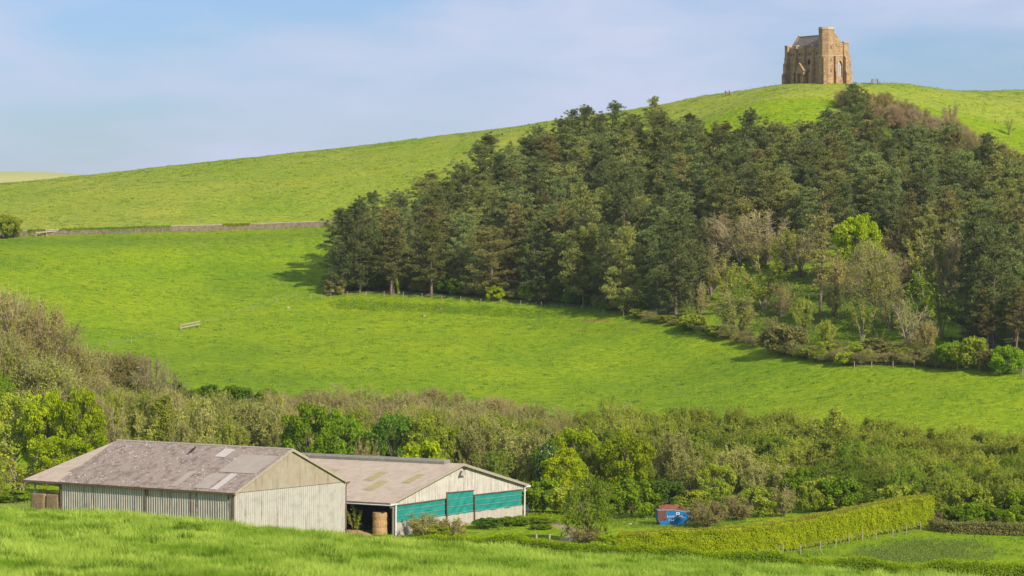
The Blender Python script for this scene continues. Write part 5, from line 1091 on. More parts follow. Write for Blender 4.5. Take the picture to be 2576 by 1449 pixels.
for (key, nm, u, vt, wp, Y, lab) in [
    ('maple1:olive', 'broadleaf_tree', 35, 985, 140, 505, 'olive-green leafy tree left of the two brightest maples'),
    ('maple0:maple', 'broadleaf_tree', 118, 982, 125, 500, 'bright green maple left of the yellow-green one'),
    ('maple2:maple', 'broadleaf_tree', 205, 980, 118, 496, 'brightest yellow-green maple above the left end of the barn roof'),
    ('sparse0:olive', 'broadleaf_tree', 50, 1070, 150, 484, 'thin-leaved olive tree with visible stems beside the open shed'),
    ('maple1:maple', 'broadleaf_tree', 150, 1095, 150, 484, 'lower bright maple crown hanging over the hay shed roof'),
    ('willow0:olive', 'broadleaf_tree', -20, 1060, 90, 480, 'olive leafy tree cut by the left edge beside the yard'),
    ('bare1:brownleaf', 'budding_tree', 290, 1000, 85, 505, 'pale-stemmed bare tree right beside the yellow-green maple'),
    ('sparse1:olive', 'broadleaf_tree', 345, 995, 110, 508, 'light green tree with tall pale stems behind the roof ridge'),
    ('alder0:olive', 'broadleaf_tree', 405, 985, 110, 512, 'upright olive tree with pale stems behind the roof ridge'),
    ('willow0:willow', 'willow_tree', 510, 985, 150, 500, 'rounded grey-green willow behind the barn ridge, the left one of the pair'),
    ('willow1:willow', 'willow_tree', 640, 995, 175, 498, 'broad grey-green willow behind the barn ridge, the right one of the pair'),
    ('willow2:olive', 'willow_tree', 575, 1035, 130, 488, 'lower grey-green willow squeezed between the pair of big willows'),
    ('willow2:willow', 'willow_tree', 455, 1040, 90, 490, 'narrow grey-green willow behind the long ridge'),
    ('maple2:green', 'broadleaf_tree', 775, 1018, 140, 488, 'round mid-green maple above the white gable, left half of the pair'),
    ('maple0:green', 'broadleaf_tree', 855, 1030, 120, 490, 'round mid-green maple above the low barn\'s ridge, left'),
    ('maple1:deep', 'broadleaf_tree', 995, 1036, 130, 488, 'dark green maple above the middle of the low barn\'s ridge'),
    ('maple2:olive', 'broadleaf_tree', 1075, 1052, 120, 486, 'yellow-green maple touching the dark green one on its right'),
    ('maple0:olive', 'broadleaf_tree', 1135, 1070, 90, 486, 'small yellow-green maple before the grey willows'),
    ('shrub0:maple', 'shrub', 1060, 1118, 130, 478, 'low bright shrub behind the low barn\'s ridge vent'),
    ('scrub0:bramble', 'shrub', 915, 1095, 90, 482, 'grey-brown shrub between the round maples'),
    ('willow1:willow', 'willow_tree', 1200, 1058, 130, 484, 'grey-green willow right behind the low barn\'s apex'),
    ('willow0:willow', 'willow_tree', 1275, 1045, 150, 482, 'largest grey-green willow right of the low barn'),
    ('willow2:willow', 'willow_tree', 1345, 1070, 110, 480, 'grey-green willow beside the white-flowering thorn'),
    ('willow1:green', 'willow_tree', 1240, 1120, 140, 472, 'darker willow low behind the barn\'s right eave'),
    ('maple1:maple', 'broadleaf_tree', 1440, 1072, 125, 476, 'bright green tree with spiky top left of the long-stranded one'),
    ('maple2:maple', 'broadleaf_tree', 1420, 1130, 110, 468, 'bright green low crown below the spiky-topped tree'),
    ('alder1:olive', 'broadleaf_tree', 1495, 1085, 70, 474, 'narrow grey-olive tree between the two bright green ones'),
    ('maple0:maple', 'broadleaf_tree', 1572, 1085, 135, 472, 'bright green tree with long hanging strands of leaves'),
    ('willow1:willow', 'willow_tree', 1690, 1070, 140, 476, 'grey-brown willow right of the strand-leaved bright tree'),
    ('willow0:willow', 'willow_tree', 1735, 1120, 90, 470, 'smaller grey-brown willow under the larger one'),
    ('willow2:willow', 'willow_tree', 1860, 1110, 150, 466, 'big dome-shaped grey-brown willow with yellow-green foot'),
    ('willow0:brown', 'willow_tree', 1905, 1150, 110, 463, 'leaning grey-brown willow falling away right of the dome'),
    ('willow1:brown', 'willow_tree', 1975, 1160, 75, 462, 'small grey-brown willow against the olive belt'),
    ('maple1:olive', 'broadleaf_tree', 1800, 1165, 90, 462, 'yellow-green bush-like tree at the foot of the dome willow'),
    ('alder2:olive', 'broadleaf_tree', 2095, 1018, 110, 500, 'tallest thin olive tree standing above the right belt'),
    ('shrub1:green', 'shrub', 2112, 1198, 115, 452, 'rounded green bush behind the tall clipped hedge'),
    ('shrub2:olive', 'shrub', 2040, 1225, 70, 450, 'small olive bush left of the rounded green one'),
    ('shrub0:green', 'shrub', 1365, 1212, 110, 456, 'green shrub at the netted barn\'s right corner'),
    ('shrub1:olive', 'shrub', 1430, 1222, 110, 454, 'olive shrub behind the roundish tall bush'),
    ('shrub2:green', 'shrub', 1590, 1205, 130, 448, 'dense green shrub left above the blue skip'),
    ('shrub0:deep', 'shrub', 1680, 1212, 120, 450, 'dense dark green shrub directly behind the blue skip'),
    ('shrub1:green', 'shrub', 1530, 1232, 90, 446, 'green shrub left of the litter by the skip'),
    ('shrub0:olive', 'shrub', 1745, 1235, 100, 448, 'olive shrub behind the brambles right of the skip'),
    ('scrub1:bramble', 'bramble_bush', 1778, 1256, 125, 433, 'brown bramble heap hiding the right end of the blue skip'),
    ('scrub0:bramble', 'bramble_bush', 1850, 1240, 110, 440, 'brown bramble right of the heap by the skip'),
    ('shrub2:olive', 'shrub', 1905, 1225, 110, 446, 'olive scrub behind the left part of the clipped hedge'),
    ('scrub1:willow', 'shrub', 1970, 1220, 90, 446, 'grey-green scrub behind the middle of the clipped hedge'),
    ]:
    if key.endswith(':brown'): key = key.split(':')[0] + ':willow'
    tree(key, nm, u, vt, wp, Y, lab, G1 if 'tree' in nm else 'shrubs between the barns and the belt of trees')
for k in range(9): tree(('shrub0:deep', 'scrub0:bramble', 'shrub2:green')[k % 3], 'shrub', 440 + k * 29, 964 + (k * 37 % 5) * 3 + k * 1.2, 62, 572, ['dark evergreen shrub', 'brown scrubby shrub', 'green shrub'][k % 3] + ' in the dark row at the pasture\'s lower left edge', 'dark row of shrubs at the bottom of the pasture')
# white-flowering thorn
def thorn():
    o = tree('maple0:deep', 'hawthorn', 1378, 1105, 75, 474, 'thorn tree speckled with white blossom right of the grey willows', G1)
    rng = np.random.default_rng(9); n = 420; d = norm(rng.normal(size=(n, 3))); h0, w0, _ = PROTO['maple0:deep']
    pos = np.array([0, 0, h0 * .55]) + d * np.array([w0 * .48, w0 * .48, h0 * .43]) * rng.uniform(.8, 1.05, (n, 1)); link('blossom', npmesh('blossom', cards(rng, pos, d, .17, .13), 4, rng.random(n)), M['blossom'], o)
thorn()
# tall roundish bush by the track, built of two tiers
def track_bush():
    p = hit(1475, 1368); e = tree('leafy0:green', 'tall_bush', 1478, 1196, 112, p.y, 'tall roundish olive bush on a narrow foot beside the track bend', cat='bush')
    tree('scrub0:bramble', 'bramble_bush', 1478, 1315, 105, p.y - 1.5, 'tangled brown and green growth at the foot of the tall roundish bush', cat='bush')
    tree('shrub1:hedge', 'shrub', 1525, 1345, 80, p.y - 3, 'yellow-green bush joining the foot of the tall bush to the clipped hedge', cat='bush')
track_bush()
for (key, u, vt, wp, vb, lab) in [
    ('scrub0:willow', 1062, 1285, 120, 1352, 'olive twiggy bush against the left green netting'),
    ('scrub1:willow', 1135, 1300, 95, 1352, 'yellowish twiggy bush between the netting bush and the green mound'),
    ('shrub2:hedge', 1100, 1318, 70, 1352, 'small yellow-green bush at the foot of the twiggy netting bushes'),
    ('shrub0:deep', 1225, 1303, 75, 1330, 'dark green mound of nettles under the concrete panels'),
    ('shrub1:nettle', 1290, 1300, 90, 1322, 'green mound of nettles near the right downpipe'),
    ('shrub2:nettle', 1345, 1302, 90, 1318, 'low nettle patch left of the dirt track'),
    ('shrub1:green', 1360, 1318, 60, 1332, 'small dark shrub on the grass left of the track bend'),
    ('sparse1:maple', 890, 1262, 48, 1345, 'slender bright green sapling in front of the open bay'),
    ('shrub1:green', 650, 1308, 85, 1352, 'low green weeds at the foot of the white gable wall'),
    ('shrub2:hedge', 770, 1328, 40, 1348, 'tiny weed clump at the gable wall\'s middle'),
    ('shrub0:green', 25, 1236, 120, 1262, 'low green nettle bank left of the hay shed'),
    ('shrub2:green', 105, 1235, 80, 1255, 'green weeds behind the hay bales')]:
    if 'nettle' in key: key = key.split(':')[0] + ':green'
    tree(key, 'sapling' if 'sapling' in lab else 'bush', u, vt, wp, 0, lab, None, vb, 'sapling' if 'sapling' in lab else 'bush')
# back row of brown scrub along the pasture's lower edge
top = [(690, 985), (720, 972), (800, 965), (880, 972), (950, 968), (1040, 966), (1100, 975), (1200, 985), (1300, 998), (1400, 1012), (1470, 1025), (1540, 1010), (1560, 1020), (1700, 1026), (1850, 1030), (1950, 1036), (2060, 1040), (2200, 1052), (2300, 1062), (2450, 1076), (2600, 1086), (2700, 1090)]
def topv(u): return float(np.interp(u, [a for a, b in top], [b for a, b in top]))
def mid_where(u): return [' behind the round green maples', ' behind the dark green maple', ' behind the largest grey willow', ' behind the white-flowering thorn'][int(np.searchsorted([930, 1130, 1330], u))]
u = 690; k = 0
cols = ['brown-olive', 'reddish-brown', 'olive', 'grey-brown']
while u < 1480:
    key = rt.choice(['bud0p:brownleaf', 'bud1:brownleaf', 'bare1:olive', 'bud3:olive', 'bud0:brownleaf', 'bud2:olive', 'bud3:olive']); Y = 558 - k % 3 * 9 - (u - 690) * .02
    tree(key, 'scrub_tree', u, topv(u) + rt.uniform(-4, 14) + (k % 3) * 16, rt.uniform(80, 115), Y, {'bud0p:brownleaf': 'reddish-brown', 'bud1:brownleaf': 'brown budding', 'bud2p:bramble': 'dull brown', 'bare1:olive': 'pale-stemmed olive', 'bud3:olive': 'bushy olive', 'bud0:brownleaf': 'pale brown', 'bud2:olive': 'olive budding'}[key] + ' scrub tree at the pasture edge' + mid_where(u), 'brown scrub trees along the bottom of the pasture'); u += rt.uniform(20, 34); k += 1
u = 700; k = 0
while u < 1480:
    key = rt.choice(['leafy0:willow', 'leafy1:olive', 'bud0:brownleaf', 'bud2:olive', 'alder1:olive']); tree(key, 'scrub_tree', u, topv(u) + 52 + rt.uniform(-8, 14), rt.uniform(80, 110), 520 + rt.uniform(-8, 8), {'leafy0:willow': 'grey-green', 'leafy1:olive': 'bushy olive', 'bud0:brownleaf': 'brown', 'bud2:olive': 'open olive', 'alder1:olive': 'upright olive'}[key] + ' scrub tree half hidden' + mid_where(u), 'olive scrub trees in the middle of the belt'); u += rt.uniform(30, 42)
for u in np.arange(230, 690, 38): tree(rt.choice(['bud0:brownleaf', 'leafy0:willow', 'bud2:olive', 'leafy3:olive']), 'scrub_tree', float(u), 985 + rt.uniform(-10, 22) + (10 if u > 430 else -5), 95, 530 + rt.uniform(-8, 8), 'olive-brown scrub tree glimpsed ' + ('above the yellow-green maple' if u < 330 else 'behind the pale-stemmed trees' if u < 440 else 'behind the left big willow' if u < 570 else 'behind the right big willow'), 'scrub trees behind the willows')
tree('winter0:None', 'bare_tree', 1560, 1000, 90, 548, 'thin pale bare tree poking over the belt into the pasture', cat='tree')
# the olive belt on the right, row by row
rows = [(0, 522, 34), (1, 508, 38), (2, 494, 42), (3, 481, 48), (4, 470, 56), (5, 461, 62)]
rowlab = ['olive tree in the topmost row of the belt', 'olive tree in the belt\'s second row', 'olive-green tree midway down the belt', 'green tree in the belt\'s lower middle', 'green tree low in the belt', 'bushy tree along the belt\'s front foot']
def belt_where(u): return [', above the bright green trees', ', above the blue skip', ', left of the lone tallest tree', ', around the lone tallest tree', ', above the clipped hedge\'s right end', ', towards the right edge'][int(np.searchsorted([1600, 1760, 1980, 2160, 2380], u))]
for r_, Y, step in rows:
    u = 1480 + r_ * 20 if r_ < 3 else (1760 if r_ == 3 else 2010)
    while u < 2700:
        base = 1277 if u > 2000 else 1235; vt = topv(u) + r_ * 30 + rt.uniform(-9, 13)
        if r_ < 5 or u < 2330 or u > 2420:
            key = rt.choice(['alder0', 'leafy1', 'leafy2', 'leafy0', 'leafy2', 'leafy3', 'alder1', 'leafy1']) + ':' + rt.choice(['olive', 'olive', 'green' if r_ > 1 else 'olive', 'olive'])
            if r_ == 5: key = rt.choice(['shrub0:green', 'shrub1:olive', 'alder1:green', 'willow2:green'])
            tree(key, 'broadleaf_tree', u, vt, rt.uniform(80, 115), Y - max(0, u - 1950) * .045 + rt.uniform(-3, 3), ('upright ' if 'alder' in key else 'greener ' if 'green' in key else 'round ' if key[5] in '01' else '') + rowlab[r_] + belt_where(u), G3)
        u += step * rt.uniform(.8, 1.2)
for k in range(12): tree(rt.choice(['shrub0:green', 'shrub1:green', 'scrub0:bramble', 'shrub2:hedge']), 'shrub', 2370 + k * 24 + rt.uniform(-8, 8), 1272 + rt.uniform(-8, 12), 70, 438 + rt.uniform(-8, 6), 'low green weeds and bramble before the right belt\'s dark foot', 'low weeds at the foot of the right belt')
# lone bush at the wall, hill-top gorse, nettle patch
tree('shrub1:olive', 'thorn_bush', 22, 538, 70, 0, 'round olive thorn tree standing at the stone wall by the left edge', None, 600, 'tree')
tree('shrub0:bramble', 'shrub', 840, 705, 60, 0, 'brownish shrub under the outermost pine', None, 742, 'bush')

# ---------------------------------------------------------------- the pine wood
def wood():
    rp = random.Random(9); n = 0; placed = []
    footu = [815, 860, 900, 1200, 1400, 1620, 1750, 1900, 2120, 2200, 2400, 2576, 2750]; footy = [745, 722, 717, 708, 698, 676, 672, 690, 690, 684, 640, 582, 572]
    upu = [815, 860, 1000, 1150, 1288, 1450, 1700, 1800, 1900, 2000, 2100, 2180, 2300, 2400, 2500, 2600, 2750]; upv = [742, 692, 612, 545, 478, 412, 384, 418, 415, 415, 405, 402, 440, 475, 505, 535, 570]
    upY = []
    for u_, v_ in zip(upu, upv): upY.append(hit(u_, v_).y)
    y = 575.0
    while y < 812:
        x = -42.0 + (rp.random() * 4)
        while x < 145:
            xx, yy = x + rp.uniform(-2.4, 2.4), y + rp.uniform(-2.4, 2.4); u = xx / yy * F + 1288; x += 6.9
            f = np.interp(u, footu, footy); t = np.interp(u, upu, upY)
            if u < 818 or u > 2740 or yy < f or yy > t: continue
            # the clearing with leafy trees, lower right
            v = vrow((xx, yy, gz(xx, yy)))
            if 1740 < u < 2390 and v > 640 + (0 if u < 2250 else 40) + abs(u - 2000) * .05: continue
            placed.append((u, v, xx, yy, f, t))
        y += 6.9
    lab = {'foot': 'dark pine along the fenced lower edge of the wood', 'upper': 'pine on the upper outline of the wood, with hill grass behind it', 'left': 'pine in the narrow left tongue of the wood', 'right': 'pine in the steep right flank of the wood', 'mid': 'pine in the thick middle of the wood below the chapel'}
    for (u, v, xx, yy, f, t) in placed:
        z = 'foot' if yy - f < 8 else 'upper' if t - yy < 9 else 'left' if u < 1250 else 'right' if u > 2250 else 'mid'
        H = rp.uniform(12.5, 17.0) * (.80 if z == 'upper' and u > 1750 else .95 if z == 'upper' else 1); 
        if 1650 < u < 2080 and z == 'upper': H *= .88
        k = rp.randrange(NP); col = rp.choices(['pine', 'pine_olive', 'pine_brown'], [.56, .36, .08 + (.15 if z == 'foot' else 0)])[0]
        W_ = rp.uniform(6.6, 9.4); tint = ('tall ' if H > 15 else '') + {'pine': 'dark green', 'pine_olive': 'olive green', 'pine_brown': 'brownish'}[col]; sh = 'broad' if W_ > 8.4 else 'slim' if W_ < 7.3 else 'full'
        hz = ['in the wood\'s left tongue', 'left of the pale conical pine', 'left of the clearing', 'above the bare clearing trees', 'straight below the chapel', 'below and right of the chapel', 'on the wood\'s right flank'][int(np.searchsorted([1150, 1480, 1740, 1960, 2160, 2380], u))]
        fr = (yy - f) / max(t - f, 1); vtx = 'at the fenced lower edge' if yy - f < 8 else 'on the top outline' if t - yy < 9 else 'low down' if fr < .33 else 'halfway up' if fr < .66 else 'high up'
        plant('pine%d:%s' % (k, col), 'pine_tree', xx, yy, H, W_, '%s %s pine %s %s' % (sh, tint, vtx, hz), 'tree', 'pines of the wood below the chapel', rp.uniform(0, 6.28)); n += 1
    print('pines', n)
wood()
# pines and leafy trees one can single out
for (key, nm, u, vt, wp, vb, lab) in [
    ('pine0:pine', 'pine_tree', 862, 530, 95, 740, 'outermost pine at the left tip of the wood casting a shadow on the pasture'),
    ('pine3:pine', 'pine_tree', 905, 505, 85, 738, 'dark pointed pine second from the left tip of the wood'),
    ('pine4:pine_brown', 'pine_tree', 985, 600, 100, 742, 'brownish open pine with bare lower boughs near the left tip'),
    ('pine1:pine_olive', 'pine_tree', 1085, 560, 110, 748, 'olive pine with wide low boughs at the fence, left part'),
    ('pine5:pine_brown', 'pine_tree', 1235, 580, 130, 755, 'rusty-tinged broad pine at the fence above the small bright shrub'),
    ('pine7:pine', 'pine_tree', 1345, 560, 100, 762, 'dark green pine at the fence right of the rusty-tinged one'),
    ('pine0:pine_olive', 'pine_tree', 1470, 480, 110, 770, 'tall olive-green pine left of the pale conical one'),
    ('pine7:pine_olive', 'pine_tree', 1583, 570, 100, 790, 'pale olive conical pine standing forward at the wood edge'),
    ('pine3:pine', 'pine_tree', 1700, 545, 130, 792, 'broad blue-green pine at the left side of the clearing'),
    ('pine5:pine', 'pine_tree', 1570, 430, 110, 720, 'very full dark green pine behind the pale conical one'),
    ('pine2:pine_brown', 'pine_tree', 2065, 545, 100, 790, 'thin grey pine with visible trunk standing alone in the clearing'),
    ('pine7:pine', 'pine_tree', 2455, 545, 150, 870, 'massive dark pine at the right side of the clearing'),
    ('pine3:pine', 'pine_tree', 2500, 570, 120, 880, 'dark pine overlapping the massive one on its right'),
    ('pine2:pine_brown', 'pine_tree', 2485, 730, 80, 888, 'thin brown half-dead pine in front of the massive dark one'),
    ('pine4:pine_brown', 'pine_tree', 2560, 720, 80, 895, 'scraggy brown pine at the right edge above the bushes'),
    ('pine6:pine_olive', 'pine_tree', 2560, 420, 90, 640, 'pine on the right flank reaching the picture\'s edge'),
    ('pine0:pine', 'pine_tree', 2150, 215, 80, 372, 'windblown dark pine right below the chapel\'s corner'),
    ('pine1:pine_brown', 'pine_tree', 2185, 235, 60, 372, 'windblown brownish pine next to the dark one below the chapel'),
    ('bare1:brownleaf', 'bare_tree', 1790, 600, 100, 740, 'reddish bare tree at the left of the clearing'),
    ('winter0:None', 'bare_tree', 1862, 520, 110, 662, 'pale bare tree with white-grey branches in the clearing'),
    ('bare0:None', 'bare_tree', 1800, 520, 100, 655, 'grey-brown bare tree left of the pale branched one'),
    ('bare1:None', 'bare_tree', 1930, 515, 110, 665, 'bare tree with ivy-green stem right of the pale one'),
    ('bud0:olive', 'broadleaf_tree', 1890, 488, 130, 600, 'yellow-green budding tree rising behind the bare ones'),
    ('sparse1:maple', 'broadleaf_tree', 1922, 628, 105, 785, 'sparse olive-yellow tree in the middle of the clearing'),
    ('bare2:olive', 'broadleaf_tree', 1850, 718, 100, 845, 'small fan-shaped budding tree at the hedge of the clearing'),
    ('maple0:maple', 'broadleaf_tree', 2158, 538, 95, 715, 'bright green tree in the upper right of the clearing'),
    ('sparse0:maple', 'broadleaf_tree', 2135, 590, 90, 735, 'light green sparse tree below the bright one'),
    ('bud1:olive', 'broadleaf_tree', 2200, 598, 110, 810, 'large yellow-brown budding tree in the clearing'),
    ('red0:None', 'bare_tree', 2270, 610, 80, 745, 'reddish-brown bare tree before the dark pines'),
    ('sparse1:olive', 'broadleaf_tree', 2335, 560, 110, 750, 'pale olive tree with white stems right of the reddish one'),
    ('sparse0:green', 'broadleaf_tree', 2325, 640, 100, 835, 'loose green tree leaning beside the massive pine'),
    ('winter0:None', 'bare_tree', 2287, 730, 85, 888, 'small pale bare tree standing in the bank thicket'),
    ('bare2:None', 'bare_tree', 2010, 560, 80, 700, 'grey bare tree left of the lone pine'),
    ('willow1:willow', 'broadleaf_tree', 2100, 700, 60, 800, 'small grey shrub-like tree right of the lone pine'),
    ('shrub0:bramble', 'bush', 1975, 820, 110, 892, 'brown bush in the hedge of the clearing'),
    ('shrub2:olive', 'bush', 1740, 790, 70, 832, 'olive bush on the hedge line by the broad pine'),
    ('shrub1:maple', 'bush', 1245, 718, 45, 758, 'small bright green shrub at the fence below the rusty-tinged pine'),
    ('shrub0:green', 'bush', 1330, 715, 40, 763, 'green leafy shrub at the fence under the pines'),
    ('sparse1:maple', 'sapling', 1738, 765, 28, 812, 'tiny bright sapling at the hedge'),
    ('sparse0:green', 'sapling', 2211, 815, 36, 872, 'small green sapling in the bluebell clearing'),
    ('shrub1:green', 'bush', 2395, 858, 80, 925, 'green rounded bush behind the netted fence, first of three'),
    ('shrub0:olive', 'bush', 2450, 850, 90, 930, 'olive bush with a brown top behind the netted fence, middle of three'),
    ('shrub2:green', 'bush', 2535, 870, 85, 942, 'bright green bush behind the netted fence by the right edge'),
    ('shrub1:bramble', 'bush', 2490, 880, 60, 936, 'brown bush between the two green bushes by the right edge'),
    ]:
    tree(key, nm, u, vt, wp * (1.3 if nm in ('bare_tree', 'broadleaf_tree') else 1.1), 0, lab, None, vb, 'bush' if nm == 'bush' else 'sapling' if nm == 'sapling' else 'tree')
# ivy-clad stem near the left tip
def ivy_stem():
    p = hit(1003, 740); H = 5.5; e = empty('ivy_covered_trunk', p, label='leaning stem wrapped in bright ivy at the fence near the wood\'s left tip', cat='tree')
    m = MB(); m.tube([(0, 0, -.4), (-.5, 0, 2.5), (-1.3, 0, 5.2)], [.25, .2, .12], 6); m.tube([(-1.0, 0, 4.2), (-2.6, 0, 4.9), (-3.6, 0, 4.6)], [.09, .06, .03], 5); m.tube([(-.8, 0, 3.4), (-2, 0, 3.9), (-3.3, 0, 3.4)], [.08, .05, .02], 5); m.build('trunk', M['pale_bark'], e)
    rng = np.random.default_rng(1); n = 700; t = rng.random(n); z = t * 5.1; c = np.stack([-.12 * z - .03 * z * z * .5, z * 0, z], 1); d = norm(rng.normal(size=(n, 3))); link('ivy', npmesh('ivy', cards(rng, c + d * .34, d, .13, .1), 4, rng.random(n)), M['maple'], e)
ivy_stem()
# brown scrub behind the wood on the hilltop
for k in range(46):
    a = k / 45; u = 2130 + 310 * a + rt.uniform(-14, 14); vb = np.interp(u, [2110, 2200, 2300, 2440], [275, 300, 330, 385]) + rt.uniform(-16, 22); vt = vb - [62, 46, 54][k % 3] - rt.uniform(0, 4)
    vt = max(vt, np.interp(u, [2110, 2200, 2300, 2380, 2440], [222, 226, 236, 250, 300]))
    tree(rt.choice(['bud0p:None', 'bud1:brownleaf', 'bud2p:brownleaf', 'bare2:brownleaf', 'bud3p:None', 'bud1p:bramble']), 'scrub_tree', u, vt, rt.uniform(42, 62), 0, ['taller', 'lower', 'middling'][k % 3] + ' pinkish-brown scrub tree on the hilltop ' + ['just right of the chapel', 'below the hilltop gate', 'below the skyline posts', 'down the right slope of the knoll'][min(3, k * 4 // 46)], 'leafless brown scrub on the hilltop', vb)
for k in range(12): u = 2470 + k * 14; vb = 372 + k * 8; tree(rt.choice(['bare0:brownleaf', 'red0:brownleaf', 'sparse0:olive']), 'scrub_tree', u, vb - rt.uniform(40, 60), 50, 0, 'brown and olive scrub tree above the wood at the right edge', 'scrub trees behind the wood at the right edge', vb)
tree('sparse1:olive', 'broadleaf_tree', 2538, 288, 34, 0, 'slender olive tree alone on the far right grass', None, 340)
tree('red0:None', 'scrub_tree', 2392, 252, 55, 0, 'windswept grey-brown bush on the skyline slope right of the hilltop scrub', None, 320)
tree('scrub0:brownleaf', 'bush', 2113, 225, 40, 0, 'brown bush at the foot of the chapel\'s right buttress', None, 262, 'bush')
x0_ = lambda s: s * 14
def low_growth(name, u0, u1, v0, v1, n, size, mat, label, seed, hmax=.5, kind='stuff', ell=True):
    rng = np.random.default_rng(seed); pts = []
    a0, a1, c0, c1 = hit(u0, v1), hit(u1, v1), hit(u0, v0), hit(u1, v0); m = n * 2
    s, t = rng.random(m), rng.random(m)
    if not ell: k = (np.minimum(np.minimum(s, 1 - s) * 5, np.minimum(t, 1 - t) * 3) > fbm(x0_(s) , t * 3, seed) * .9); s, t = s[k], t[k]
    if ell: k = ((s - .5) ** 2 + (t - .5 - .25 * (s - .5)) ** 2) * (.6 + .8 * rng.random(len(s))) < .25 * (.1 + 1.3 * fbm(s * 6, t * 4, seed)); s, t = s[k], t[k]
    x = (a0.x * (1 - s) + a1.x * s) * (1 - t) + (c0.x * (1 - s) + c1.x * s) * t; y = (a0.y * (1 - s) + a1.y * s) * (1 - t) + (c0.y * (1 - s) + c1.y * s) * t
    g = fbm(x / .9, y / .9, seed); k = g > .38; x, y, g = x[k], y[k], g[k]
    pos = np.stack([x, y, gz(x, y) + rng.random(len(x)) * hmax * (.3 + g)], 1); sz = size * rng.uniform(.6, 1.3, len(x))
    o = link(name, npmesh(name, cards(rng, pos, norm(rng.normal(size=pos.shape) + np.array([0, 0, .6])), sz, sz * .5), 4, g), M[mat]); tag(o, label, 'weeds', kind=kind)
low_growth('nettle_patch', 2130, 2500, 1364, 1424, 22000, .09, 'nettle', 'dark nettle patch in the small right-hand field', 3, .55)
low_growth('wood_floor_plants', 1790, 2420, 660, 880, 50000, .17, 'nettle', 'green and brown undergrowth of the clearing', 4, .6, ell=False)
low_growth('wood_floor_plants', 1850, 2420, 760, 905, 22000, .15, 'green', 'fresh green undergrowth of the clearing', 5, .45, ell=False)
low_growth('fence_weeds', 780, 1700, 745, 778, 11000, .13, 'deep', 'dark green nettles along the fence at the wood edge', 6, .6, ell=False)
low_growth('yard_weeds', 1180, 1480, 1285, 1330, 16000, .10, 'green', 'tall grass and weeds round the netted barn', 7, .5, ell=False)
low_growth('yard_weeds', 1500, 1900, 1300, 1335, 12000, .09, 'tuft', 'rough grass round the blue skip', 8, .35, ell=False)
low_growth('bank_weeds', 2330, 2600, 1285, 1335, 14000, .12, 'green', 'rough green bank at the foot of the right belt', 9, .6, ell=False)
# more young growth in the clearing
for k, (u, vt, wp, vb) in enumerate([(1700, 640, 70, 775), (1760, 700, 70, 800), (1830, 640, 70, 760), (1965, 700, 80, 800), (2020, 740, 70, 840), (2110, 640, 80, 760), (2240, 700, 80, 830), (2250, 560, 90, 690), (2370, 700, 80, 850), (1900, 560, 110, 680), (1980, 570, 100, 690), (2060, 470, 90, 620), (2300, 480, 110, 640), (2390, 560, 110, 760), (2170, 740, 70, 860), (1940, 790, 60, 860), (2080, 800, 60, 870), (2330, 800, 70, 890)]):
    key = ['bare2:olive', 'bare0:brownleaf', 'sparse1:olive', 'bare1:brownleaf', 'willow2:olive', 'scrub1:brownleaf'][k % 6]
    tree(key, 'young_tree', u, vt, wp, 0, ['olive budding', 'brown budding', 'sparse yellow-green', 'pale-stemmed brown', 'bushy olive', 'low brown'][k % 6] + ' young tree ' + ['left', 'middle', 'right'][0 if u < 1900 else 1 if u < 2130 else 2] + (' in the upper part of the clearing' if vb < 770 else ' in the lower part of the clearing'), 'young leafy trees of the clearing', vb)
# evergreen undergrowth below the outer pines
for k in range(34):
    u = 885 + k * 22 + rt.uniform(-8, 8); vb = float(np.interp(u, [880, 1000, 1200, 1400, 1620], [738, 738, 752, 768, 796])) - rt.uniform(3, 12); key = rt.choice(['shrub0:deep', 'bud2:green', 'bud0:bramble', 'shrub2:green', 'bud1:olive'])
    tree(key, 'undergrowth_bush', u, vb - rt.uniform(20, 48), rt.uniform(34, 56), 0, {'shrub0:deep': 'dark evergreen', 'bud2:green': 'green twiggy', 'bud0:bramble': 'brown twiggy', 'shrub2:green': 'green leafy', 'bud1:olive': 'olive twiggy'}[key] + ' bush in the shade under the pines ' + ('near the left tip' if u < 1080 else 'below the rusty-tinged pine' if u < 1320 else 'left of the pale conical pine'), 'undergrowth below the outer pines', vb, 'bush')
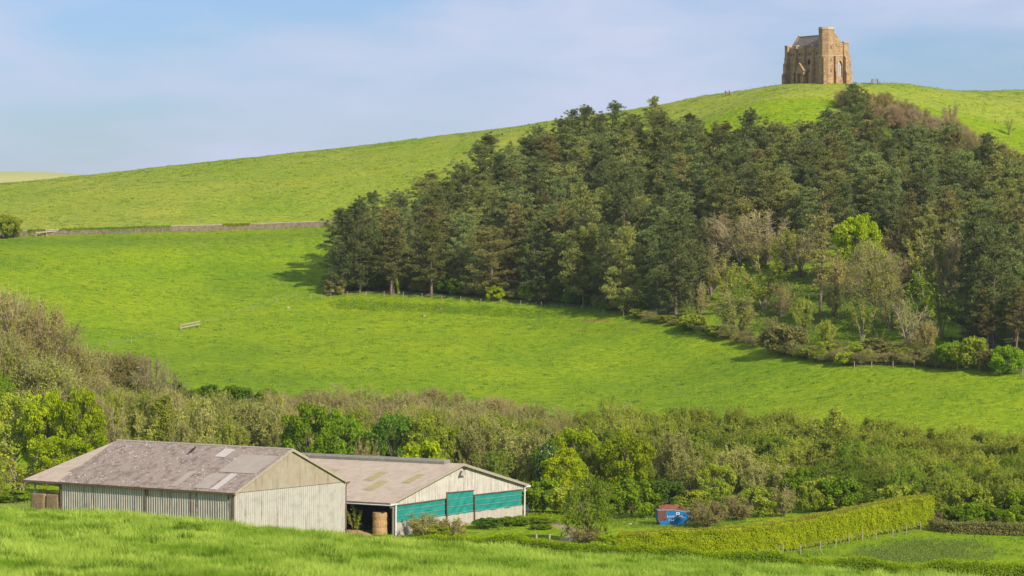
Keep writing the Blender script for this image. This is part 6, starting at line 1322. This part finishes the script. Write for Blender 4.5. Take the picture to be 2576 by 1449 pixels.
# ragged hedge line along the open edge of the wood, bush after bush
hp = [(1610, 802), (1650, 812), (1700, 822), (1800, 850), (1880, 872), (1945, 890), (2030, 906), (2125, 922), (2230, 918), (2340, 926), (2420, 934), (2576, 948)]
for k in range(46):
    u = 1612 + k * 17.5 + rt.uniform(-5, 5); vb = float(np.interp(u, [a for a, b in hp], [b for a, b in hp])) - rt.uniform(1, 5); h = rt.uniform(14, 24) if u < 1800 else rt.uniform(22, 40)
    key = rt.choice(['bud0:bramble', 'shrub1:olive', 'bud2:olive', 'bud1:brownleaf', 'shrub0:bramble', 'bud3:green'])
    tree(key, 'hedge_bush', u, vb - h, rt.uniform(34, 58), 0, {'bramble': 'brown', 'olive': 'olive', 'brownleaf': 'pale brown', 'green': 'green'}[key.split(':')[1]] + (' twiggy' if 'bud' in key else ' leafy') + ' bush of the ragged hedge ' + ('below the pale conical pine' if u < 1720 else 'below the broad blue-green pine' if u < 1850 else 'at the clearing' if u < 2130 else 'behind the netted fence' if u < 2360 else 'at the right edge'), 'bushes of the ragged hedge along the wood', vb, 'bush')
for k in range(16):
    u = 1990 + k * 24 + rt.uniform(-8, 8); vb = 895 + rt.uniform(-14, 10) + (u - 1990) * .03; key = rt.choice(['bud0:olive', 'bud2:green', 'shrub1:bramble', 'shrub2:olive'])
    tree(key, 'thicket_bush', u, vb - rt.uniform(26, 40), rt.uniform(50, 80), 0, {'bud0:olive': 'olive twiggy', 'bud2:green': 'green twiggy', 'shrub1:bramble': 'brown leafy', 'shrub2:olive': 'olive leafy'}[key] + ' bush in the thicket on the wood bank', 'bushes in the thicket on the wood bank', vb, 'bush')
def pasture_weeds():
    rng = np.random.default_rng(12); n = 1500; y = rng.uniform(560, 1000, n); u = rng.uniform(-20, 2600, n); x = (u - 1288) / F * y
    k0 = fbm(x / 25, y / 30, 7) > .42; x, y = x[k0], y[k0]; n = len(x); k = 26; r_ = rng.uniform(.2, .75, n)
    X = np.repeat(x, k) + rng.normal(size=n * k) * np.repeat(r_, k) * 1.3; Y = np.repeat(y, k) + rng.normal(size=n * k) * np.repeat(r_, k) * .5
    pos = np.stack([X, Y, gz(X, Y) + rng.random(n * k) * .28], 1); sz = rng.uniform(.07, .15, n * k)
    tag(link('pasture_weeds', npmesh('pasture_weeds', cards(rng, pos, norm(rng.normal(size=pos.shape) + np.array([0, 0, .5])), sz, sz * .6), 4, rng.random(n * k)), M['weed']), 'dark weed clumps and thistles dotted over the hillside pasture', 'weeds', kind='stuff')
M['weed'] = leafmat('leaf_thistle', (.09, .16, .025), (.19, .27, .05), .3)
pasture_weeds()
# ---------------------------------------------------------------- air
def haze():
    m, t, o = newmat('haze_air'); v = t.nodes.new('ShaderNodeVolumePrincipled'); v.inputs['Color'].default_value = (.86, .91, 1, 1); v.inputs['Density'].default_value = .00005; v.inputs['Anisotropy'].default_value = .2
    t.links.new(v.outputs[0], o.inputs['Volume']); b = MB(); b.box((-6200, -120, -90), (6200, 9100, 58)); ob = b.build('haze', m); tag(ob, kind='stuff')
haze()
